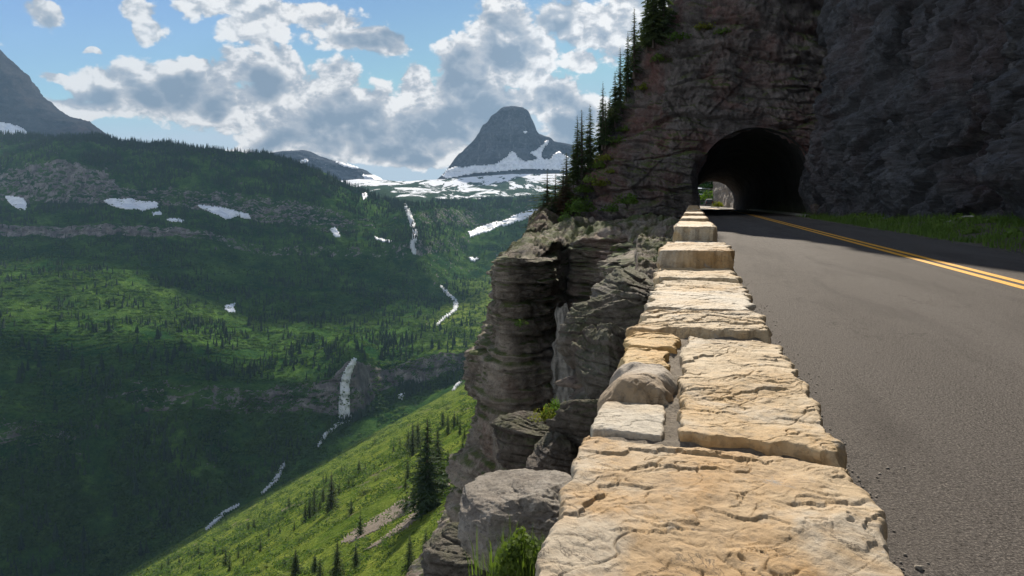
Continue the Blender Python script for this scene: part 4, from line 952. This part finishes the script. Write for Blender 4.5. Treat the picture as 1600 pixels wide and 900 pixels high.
# forest: everything beyond what one could count
lowm = [small_conifer(200+s, 4, 3) for s in range(5)]
def clear_of_snow(P_, H_):
    px = CX+P_[:, 0]/P_[:, 1]*F; py = HY-(P_[:, 2]-CH)/P_[:, 1]*F; ok = np.ones(len(P_), bool)
    for poly, _, bv in SNOW[:12]:
        q = np.asarray(poly, float); x0_, y0_ = q.min(0)-4; x1_, y1_ = q.max(0)+np.array([4, 9])
        for dy in (0, -5, -9):
            yy = py+dy; ins = np.zeros(len(P_), bool); j = len(q)-1
            for i in range(len(q)):
                c = ((q[i, 1] > yy) != (q[j, 1] > yy)) & (px < (q[j, 0]-q[i, 0])*(yy-q[i, 1])/(q[j, 1]-q[i, 1]+1e-9)+q[i, 0]); ins ^= c; j = i
            ok &= ~(ins & (rng.random(len(P_)) < .93))
    return P_[ok], H_[ok]
def forest_batch(name, P_, H_, meshes, m_, label, cat, wid=1.0):
    Vs = []; Fs = []; off = 0
    for k, (v, f) in enumerate(meshes):
        sel = np.arange(len(P_)) % len(meshes) == k; Pk = P_[sel]; Hk = H_[sel]
        if not len(Pk): continue
        a = rng.random(len(Pk))*6.28; c_, s_ = np.cos(a)[:, None], np.sin(a)[:, None]; ww = (Hk*wid*rng.uniform(.8, 1.25, len(Pk)))[:, None]
        x = (v[None, :, 0]*c_-v[None, :, 1]*s_)*ww; y = (v[None, :, 0]*s_+v[None, :, 1]*c_)*ww; z = v[None, :, 2]*Hk[:, None]-.05*Hk[:, None]
        vv_ = np.stack([x, y, z], -1)+Pk[:, None, :]; Vs.append(vv_.reshape(-1, 3))
        ff_ = f[None]+(np.arange(len(Pk))*len(v))[:, None, None]+off; Fs.append(ff_.reshape(-1, 3)); off += len(Pk)*len(v)
    o = mesh_np(name, np.concatenate(Vs), np.concatenate(Fs), m_, smoothf=False); tag(o, label, cat, kind='stuff'); return o
FP = []; FH = []
def scatter(sec, x0, x1, cnt, thr, hr, slope_ok=True, key=dens_n):
    rr_ = np.where(rid == sec)[0]; cc_ = np.where((pxs > x0) & (pxs < x1))[0]
    r_ = rng.choice(rr_, cnt); c_ = rng.choice(cc_, cnt); keep = (key[r_, c_]+.25*rng.normal(size=cnt)*.6+.4*dens_b[r_, c_]) > thr
    rk_ = rock[r_, c_]; keep &= rng.random(cnt) > np.clip(rk_*1.9, 0, .93); keep &= (rng.random(cnt) > mead[r_, c_]*.85)
    r_, c_ = r_[keep], c_[keep]; p = G2[r_, c_].copy(); p[:, :2] += rng.normal(size=(len(p), 2))*3
    FP.append(p); FH.append(rng.uniform(hr[0], hr[1], len(p)))
scatter(2, -300, 760, 4600, .20, (6, 13)); scatter(3, -300, 800, 1000, .05, (7, 13))
scatter(4, -300, 900, 4600, .14, (7, 15)); scatter(5, -300, 900, 3000, .18, (7, 14))
scatter(6, -300, 900, 4600, .16, (7, 15)); scatter(7, -300, 900, 4600, .14, (7, 15)); scatter(8, -300, 900, 2000, .08, (8, 15))
scatter(9, -300, 900, 6000, -.05, (8, 16)); scatter(10, -300, 900, 5000, .12, (8, 15)); scatter(11, -300, 900, 15000, -.08, (9, 17))
crs = np.where(rid == 11)[0][-7:]
cc_ = np.where((pxs > -200) & (pxs < 645))[0]; r_ = rng.choice(crs, 2600); c_ = rng.choice(cc_, 2600); keep = dens_b[r_, c_] > -.35
p = G2[r_[keep], c_[keep]].copy(); FP.append(p); FH.append(rng.uniform(8, 19, len(p)))
FP_, FH_ = clear_of_snow(np.concatenate(FP), np.concatenate(FH))
forest_batch('forest', FP_, FH_, lowm, M['far_needle'], 'dark conifer forest covering the slopes, benches and crest of the valley wall', 'forest', 1.05)

# meadow and valley shrubs
def clump(n, seed, rad=1.0, hgt=.7, leafs=.22):
    rg = np.random.default_rng(seed); V = []; Fc = []
    for i in range(n):
        d = rg.normal(size=3); d[2] = abs(d[2]); d /= np.linalg.norm(d); r_ = rg.uniform(.55, 1)**.5*(.8+.35*math.sin(3*math.atan2(d[1], d[0])+seed))
        p = d*r_*np.array([rad, rad, hgt]); a = rg.normal(size=3); a /= np.linalg.norm(a); b = np.cross(a, d); b /= max(1e-6, np.linalg.norm(b)); l = leafs*rg.uniform(.6, 1.3)
        q = len(V); V += [p-a*l*.5, p+b*l*.5, p+a*l*.6, p-b*l*.45]; Fc += [(q, q+1, q+2), (q, q+2, q+3)]
    return np.array(V), np.array(Fc)
cl = [clump(34, s) for s in range(5)]
msk_r = np.arange(nm); r_ = rng.integers(int(nm*.42), nm, 26000); c_ = rng.choice(np.where((pxs > 100) & (pxs < 900))[0], 26000)
dn = fbm(G2/np.array([12, 12, 12]), 3); k1 = (dn[r_, c_]+.3*dens_n[r_, c_]+.3*rng.normal(size=26000)*.6) > .18
p = G2[r_[k1], c_[k1]].copy(); p[:, :2] += rng.normal(size=(len(p), 2))*.8
forest_batch('meadow_shrubs', p, rng.uniform(.5, 1.9, len(p))*np.clip(p[:, 1]/170, .6, 2.2), cl, M['leafy_d'], 'low leafy shrubs scattered over the sunlit green meadow slope', 'shrubs', 1.2)
FPs = []
for sec, n_s in ((1, 1500), (2, 17000), (3, 2000), (4, 11000), (5, 8000), (6, 9000), (7, 7000), (9, 3000), (10, 3000)):
    rr_ = np.where(rid == sec)[0]; cc_ = np.where((pxs > -200) & (pxs < 850))[0]; r_ = rng.choice(rr_, n_s); c_ = rng.choice(cc_, n_s); FPs.append(G2[r_, c_])
p = np.concatenate(FPs); kk = fbm(p/np.array([40, 40, 60]), 3)+.2*rng.normal(size=len(p))*.7 > -.03; p = p[kk]; forest_batch('valley_shrubs', p, rng.uniform(1.2, 4.6, len(p)), [clump(15, 60+k, 1, .8, .55) for k in range(5)], M['leafy_m'], 'dense green bushes clothing the far valley wall and its benches', 'shrubs', 1.3)

# ------------------------------------------------------------------ plants close by
def bush(px, py, Z, r, m_, n, seed, label, leafs=.10, hgt=.8, name='bush', stems=True):
    v, f = clump(n, seed, 1.0, hgt, leafs); p = W(px, py, Z); e = empty(name, tuple(p.tolist())); e.scale = (r, r, r)
    rg = np.random.default_rng(seed+5); v2 = v*(.35+.65*rg.random((len(v)//4, 1)).repeat(4, 0)**.5)
    mesh_np('foliage', v2, f, m_, e, smoothf=False)
    sv = []; sf = []
    for k in range(7):
        d = rg.normal(size=3)*.5; d[2] = hgt*.8; q = len(sv); s = .03
        sv += [(-s, 0, -.3), (s, 0, -.3), (0, s, -.3), tuple(d)]; sf += [(q, q+1, q+3), (q+1, q+2, q+3), (q+2, q, q+3)]
    mesh_np('stem', np.array(sv), np.array(sf), M['bark'], e, smoothf=False)
    tag(e, label, 'bush'); return e
bush(872, 650, 6.0, .19, M['leafy'], 1500, 3, 'round green bush growing from the dark rocks left of the wall', .085)
bush(852, 655, 5.9, .15, M['leafy_y'], 900, 4, 'yellow green tuft touching the left side of the round bush', .09)
bush(980, 318, 50, 1.1, M['leafy'], 900, 5, 'green bush on the rocks left of the tunnel mouth', .14)
bush(955, 330, 49, .8, M['leafy'], 500, 6, 'low bush left below the one near the tunnel mouth', .16)
bush(905, 330, 52, 1.4, M['leafy'], 900, 7, 'leafy bush on the shelf right of the rusty conifers', .14)
bush(890, 350, 50, 1.3, M['leafy_m'], 900, 8, 'spreading undergrowth below the shelf conifers', .14)
bush(848, 372, 52, 1.1, M['leafy'], 700, 9, 'green bush hanging over the brink of the cliff shelf', .14)
bush(1045, 375, 30, .8, M['leafy'], 600, 10, 'low green growth on the shelf beside the far wall end', .12, .4)
bush(1000, 385, 33, .7, M['leafy'], 500, 11, 'green patch on the cliff shelf left of the wall', .13, .4)
bush(968, 395, 35, .6, M['leafy'], 500, 12, 'small bush clinging to the cliff under the shelf rim', .14)
bush(812, 508, 30, .4, M['leafy_m'], 300, 13, 'small tuft on the outer rock pillar', .16)
bush(715, 870, 60, 1.6, M['leafy_m'], 600, 14, 'shrub at the foot of the rock pillar by the meadow', .14)
for k, (px, py, r_) in enumerate([(935,262,.9),(948,250,.7),(925,285,.9),(915,300,1.0),(940,290,.7),(965,222,.7),(975,205,.6),(1005,140,.7),(1030,95,.8),(1060,62,.8),(1100,45,.7),(900,318,1.0),(1130,52,.6),(955,270,.5)]):
    p = on_rock(px, py); b_ = bush(px, py, 55, r_*1.35, (M['leafy'], M['leafy_y'], M['leafy_b'])[k % 3], 420, 50+k, 'x', .17, .6); b_.location = p+(EYE-p).normalized()*.3
    tag(b_, ['green scrub on the skyline slope below the lower conifer cluster', 'yellowish scrub right of the lower conifer cluster', 'grassy scrub under the leftmost skyline conifers', 'dense scrub above the lone slim conifer', 'yellow scrub in a crack right of the lower cluster', 'small scrub under the middle skyline conifers',
      'scrub tuft between the middle skyline conifers and the lacy spire', 'yellowish scrub right of the lacy spire conifer', 'scrub below the two topmost trees', 'green scrub on the ledge right of the topmost trees', 'dry yellow scrub on the upper ledge above the tunnel', 'scrub filling the gap behind the rusty shelf conifers', 'small green scrub farthest right on the upper ledge', 'yellow green scrub low on the rock face under the skyline'][k])
M['scree'] = mat('brown_scree', simple((.16, .13, .10), .95, .5, 1.5, .3))
for pl_ in ([(655,768),(668,775),(660,792),(630,806),(600,822),(575,836),(552,846),(530,850),(548,832),(580,812),(612,792),(636,776)], [(700,755),(712,748),(690,775),(640,822),(590,852),(560,866),(600,838),(650,798)]):
    o = drape('scree', pl_, [bvh_t], M['scree'], .12, 2.0, 1.5, .4)
    if o: tag(o, kind='structure')
for k, (px, py, r_, lb_) in enumerate([(572,772,4.2,'pale rounded willow above the brown scree on the meadow'),(590,750,3.2,'smaller pale willow uphill of the rounded one'),(415,888,2.2,'pale willow low on the left meadow'),(440,905,2.4,'pale willow at the bottom edge of the meadow'),
      (700,640,5.0,'green willow on the meadow by the cliff foot'),(548,800,2.6,'willow between the slim conifer and the scree'),(470,845,2.2,'little willow between the left meadow conifers')]):
    p = ground(px, py)
    if p is not None: b_ = bush(px, py, 50, r_, M['leafy_p'], 700, 80+k, lb_, .13, .8, 'willow'); b_.location = p
def grass_mesh(P_, H_, wd, lean, seed, m_, name, label, parent=None, kind='stuff', cat='grass'):
    rg = np.random.default_rng(seed); n = len(P_); a = rg.random(n)*6.28; d = np.stack([np.cos(a), np.sin(a), 0*a], -1); s = np.stack([-np.sin(a), np.cos(a), 0*a], -1)
    l = rg.uniform(.2, 1, n)[:, None]*lean*H_[:, None]; w_ = wd*rg.uniform(.6, 1.3, n)[:, None]; up = np.array([0, 0, 1])
    b0 = P_-s*w_; b1 = P_+s*w_; m0 = P_+d*l*.35+up*H_[:, None]*.6-s*w_*.7; m1 = P_+d*l*.35+up*H_[:, None]*.6+s*w_*.7; t_ = P_+d*l+up*H_[:, None]*.95
    V = np.stack([b0, b1, m1, m0, t_], 1).reshape(-1, 3); i = (np.arange(n)*5)[:, None]
    o = mesh_np(name, V, [i+np.array([0, 1, 2, 3]), i+np.array([3, 2, 4])], m_, parent, smoothf=False)
    if kind: tag(o, label, cat, kind=kind)
    return o
n = 60000; r_ = rng.integers(0, 260, n); c_ = rng.integers(0, 34, n); q = VERGE[r_, c_]+rng.normal(size=(n, 3))*np.array([.1, .1, 0])
kq = (fbm(q/1.1, 3)+.25*rng.normal(size=n)*.5 > .02) & (q[:, 1] > 5); q = q[kq]
grass_mesh(q, rng.uniform(.10, .36, len(q))*(1+.9*fbm(q/2.0, 2)), .014, .8, 5, M['grassr'], 'roadside_grass', 'rough green grass and weeds along the foot of the dark roadside cliff')
ct = clump(60, 3, 1, .8, .3)
n = 420; r_ = rng.integers(60, 258, n); c_ = rng.integers(6, 32, n); q = VERGE[r_, c_]; kq = fbm(q/1.4+3, 3) > .05; q = q[kq]
forest_batch('roadside_weeds', q, rng.uniform(.14, .42, len(q)), [clump(60, s, 1, .8, .28) for s in range(3)], M['grassr'], 'leafy weeds in clumps among the roadside grass', 'weeds', 1.2)
# tuft of grass by the big boulder
c0 = W(818, 893, 3.15); n = 700; q = c0+rng.normal(size=(n, 3))*np.array([.09, .09, .03]); e = empty('grass_tuft', tuple(c0.tolist()))
tag(e, 'bright green leafy grass tuft between the large boulder and nearest slab', 'grass tuft')
grass_mesh(q-c0, rng.uniform(.04, .15, n), .0025, .6, 8, M['leafy_b'], 'blades', None, e, None)
v, f = clump(1500, 9, .15, .17, .022); mesh_np('foliage', v, f, M['leafy_b'], e, smoothf=False)
# fallen pale branch on the verge
b0, b1 = R(10.45, 30.0, .60), R(9.75, 30.9, .40); dirv = b1-b0; Lb = np.linalg.norm(dirv); dirv /= Lb; sx = np.cross(dirv, [0, 0, 1]); sx /= np.linalg.norm(sx); sz = np.cross(sx, dirv); V_ = []
for t_ in np.linspace(0, 1, 9):
    for k in range(7): a_ = k*6.283/7; V_.append(dirv*Lb*t_+(sx*math.cos(a_)+sz*math.sin(a_))*.035*(1-.5*t_)+sz*.05*math.sin(t_*5))
M['deadwood'] = mat('bleached_wood', simple((.42, .40, .36), .9, .3, 9, .01))
o = mesh_np('fallen_branch', np.array(V_), grid_faces(9, 7, wrap=True), M['deadwood']); o.location = b0; tag(o, 'bleached fallen branch lying in the roadside grass', 'branch')

# ------------------------------------------------------------------ beyond the tunnel
def beyond(u, v, z): return R(u+bend(v), v, z)
bv_ = np.linspace(TE+1, 162, 60); zz_ = np.linspace(-.5, 14, 30); Vb, Zb = np.meshgrid(bv_, zz_); Pb = beyond(9.3+.12*Zb, Vb, Zb); Pb[..., 0] -= .9*fbm(Pb/2.5, 4)+.5*(strata(Pb, .8, 1.5)-.4)
o = mesh_np('far_cutting', Pb, grid_faces(30, 60), M['cliff']); tag(o, kind='structure')
M['shoulder'] = mat('pale_gravel', simple((.24, .21, .17), .95, .3, 3, .02))
U, V = np.meshgrid(np.linspace(-5, 12, 10), np.linspace(TE+.5, 230, 50)); Pg = beyond(U, V, dip(V)-.03-.02*np.clip(-U, 0, 9)); o = mesh_np('far_shoulder', Pg, grid_faces(50, 10), M['shoulder']); tag(o, kind='structure')
U, V = np.meshgrid(np.linspace(-16, 60, 60), np.linspace(0, 1, 30)); Pg = R(U, 225+V*60, -8+V*62); Pg[..., 2] += 2*fbm(Pg/9, 4); o = mesh_np('far_hillside', Pg, grid_faces(20, 40), M['valley']); tag(o, kind='structure')
def bush_at(p, r, m_, n, seed, label): 
    e = bush(800, 312, 10, r, m_, n, seed, label, .16); e.location = tuple(p.tolist()); return e
bush_at(W(1122, 322.5, 128), 1.3, M['leafy_y'], 800, 31, 'bright green bush at the roadside seen through the tunnel')
bush_at(W(1116, 312, 160), 3.2, M['leafy'], 900, 32, 'green tree-like shrub beyond the car seen through the tunnel')
# the car seen through the tunnel (rear view)
car = empty('parked_car', tuple(W(1108.5, 321.4, 150).tolist()), -AL); tag(car, 'dark car on the bright road beyond the far end of the tunnel', 'car')
M['carpaint'] = mat('dark_car_paint', simple((.03, .033, .04), .3, .1, 2), rough=.3, spec=.5)
M['glass'] = mat('car_glass', simple((.02, .025, .03), .1, .1, 2), rough=.08, spec=.6)
M['tyre'] = mat('tyre', simple((.02, .02, .02), .8, .2, 9))
M['lamp'] = mat('tail_lamp', simple((.3, .01, .01), .4, .1, 9), rough=.3)
def loft_box(name, secs, m_, parent):           # secs: (y, half width bottom, half width top, z0, z1)
    V_ = []
    for (y, wb_, wt, z0, z1) in secs:
        for (x, z) in ((-wb_, z0), (-wb_*1.02, z0+(z1-z0)*.5), (-wt, z1-.04), (-wt*.9, z1), (wt*.9, z1), (wt, z1-.04), (wb_*1.02, z0+(z1-z0)*.5), (wb_, z0)): V_.append((x, y, z))
    n_s = len(secs); Fc = [grid_faces(n_s, 8, wrap=True)]
    V_ = np.array(V_, float); o = mesh_np(name, V_, [Fc[0], np.array([list(range(8)), [8*(n_s-1)+k for k in range(7, -1, -1)]])], m_, parent, smoothf=False); return o
loft_box('body', [(0, .78, .74, .35, .95), (.15, .86, .82, .25, 1.0), (2.2, .88, .84, .22, 1.0), (3.9, .86, .78, .22, .92), (4.3, .74, .66, .3, .75)], M['carpaint'], car)
loft_box('roof', [(.2, .76, .62, .98, 1.25), (.7, .76, .60, .98, 1.5), (2.2, .76, .60, .98, 1.5), (3.0, .74, .62, .98, 1.08)], M['carpaint'], car)
loft_box('rear_window', [(.14, .62, .54, 1.04, 1.2), (.32, .62, .52, 1.04, 1.38)], M['glass'], car)
for x in (-.7, .7):
    loft_box('tail_light', [(-.03, .1, .1, .68, .85), (.05, .1, .1, .68, .85)], M['lamp'], car).location = (x*.93, 0, 0)
    for y in (.8, 3.4):
        a_ = np.linspace(0, 2*math.pi, 20, endpoint=False); V_ = [(dx, y+.33*math.cos(t_)*s_, .33+.33*math.sin(t_)*s_) for dx, s_ in ((-.1, 0.01), (-.1, 1), (.1, 1), (.1, .01)) for t_ in a_]
        o = mesh_np('wheel', np.array(V_), grid_faces(4, 20, wrap=True), M['tyre'], car); o.location = (x*1.12, 0, 0)

# ------------------------------------------------------------------ the air
hz = bpy.data.materials.new('haze'); hz.use_nodes = True; t = NT(hz.node_tree)
vol = t.n('ShaderNodeVolumePrincipled', {'Color': (.42, .68, 1.0, 1), 'Density': HAZE, 'Anisotropy': .05}); t.n('ShaderNodeOutputMaterial', {1: vol.outputs[0]})
x0, x1, y0, y1, z0, z1 = -6500, 6500, -300, 7400, -800, 1800
V_ = np.array([(x, y, z) for x in (x0, x1) for y in (y0, y1) for z in (z0, z1)]); Fq = np.array([(0,1,3,2),(4,6,7,5),(0,4,5,1),(2,3,7,6),(0,2,6,4),(1,5,7,3)])
if HAZE > 0: tag(mesh_np('haze', V_, Fq, hz, smoothf=False), 'thin blue haze filling the valley air', 'haze', kind='stuff')

# ------------------------------------------------------------------ added cumulus above the picture's top edge, placed to shade the valley wall
M['cloud'] = mat('shade_cloud', simple((.8, .8, .82), .2, .05, .002))
def cloud(tx, ty, tz, rx, ry, seed, rot=0.0):
    t_ = (2500-tz)/SUND.z; c = np.array([tx+SUND.x*t_, ty+SUND.y*t_, 2500.0]); n = 90
    a = np.linspace(0, 2*math.pi, 2*n, endpoint=False); b = np.linspace(0, math.pi, n); A, B = np.meshgrid(a, b)
    D = np.stack([np.sin(B)*np.cos(A), np.sin(B)*np.sin(A), np.cos(B)], -1)
    rad = 1+.55*fbm(D*1.6+seed, 5)+.18*ridged(D*3.5+seed, 3)
    Pc = D*rad[..., None]*np.array([rx, ry, 190.0]); Pc[..., 2] = np.maximum(Pc[..., 2], -60+25*fbm(D*4+seed, 3))
    cr_, sr_ = math.cos(rot), math.sin(rot); Pc = np.stack([Pc[..., 0]*cr_-Pc[..., 1]*sr_, Pc[..., 0]*sr_+Pc[..., 1]*cr_, Pc[..., 2]], -1)
    o = mesh_np('cloud', Pc, grid_faces(n, 2*n, True, wrap=True), M['cloud']); o.location = c; tag(o, kind='structure')
cloud(-900, 2330, 120, 760, 130, 1.0, -.08)
cloud(-560, 770, -310, 330, 85, 3.0, .28); cloud(260, 2650, -60, 220, 110, 5.0)

def pebble(seed):
    rg = np.random.default_rng(seed); a = np.arange(6)*math.pi/3; r = []
    for z, q in ((0, .8), (.35, 1.0), (.7, .6)): r.append(np.stack([q*np.cos(a)*rg.uniform(.7, 1.2, 6), q*np.sin(a)*rg.uniform(.7, 1.2, 6), z+.1*rg.normal(size=6)], -1))
    r.append(np.stack([.02*np.cos(a), .02*np.sin(a), .78+0*a], -1)); v = np.concatenate(r); q = grid_faces(4, 6, wrap=True); return v, np.concatenate([q[:, [0, 1, 2]], q[:, [0, 2, 3]]])
n = 16000; v_ = 1.0*np.exp(rng.random(n)*math.log(50)); u_ = WU1+.02+np.abs(rng.normal(size=n))*.16*(.4+fbm(np.stack([v_*.8, 0*v_, 0*v_], -1), 2)+.6)
p = R(u_, v_, 0*v_+.001); n2_ = 5000; vv2 = 8+rng.random(n2_)*44; p2 = R(7.55+rng.normal(size=n2_)*.22, vv2, 0*vv2+.002); p = np.concatenate([p, p2])
M['grit'] = mat('roadside_grit', simple((.26, .235, .20), .95, .5, 40, .002))
forest_batch('grit', p, rng.uniform(.002, .008, len(p))*np.where(rng.random(len(p)) < .03, 2.2, 1), [pebble(s_) for s_ in range(4)], M['grit'], 'loose grit and pebbles along the edges of the asphalt', 'gravel', 1.0)
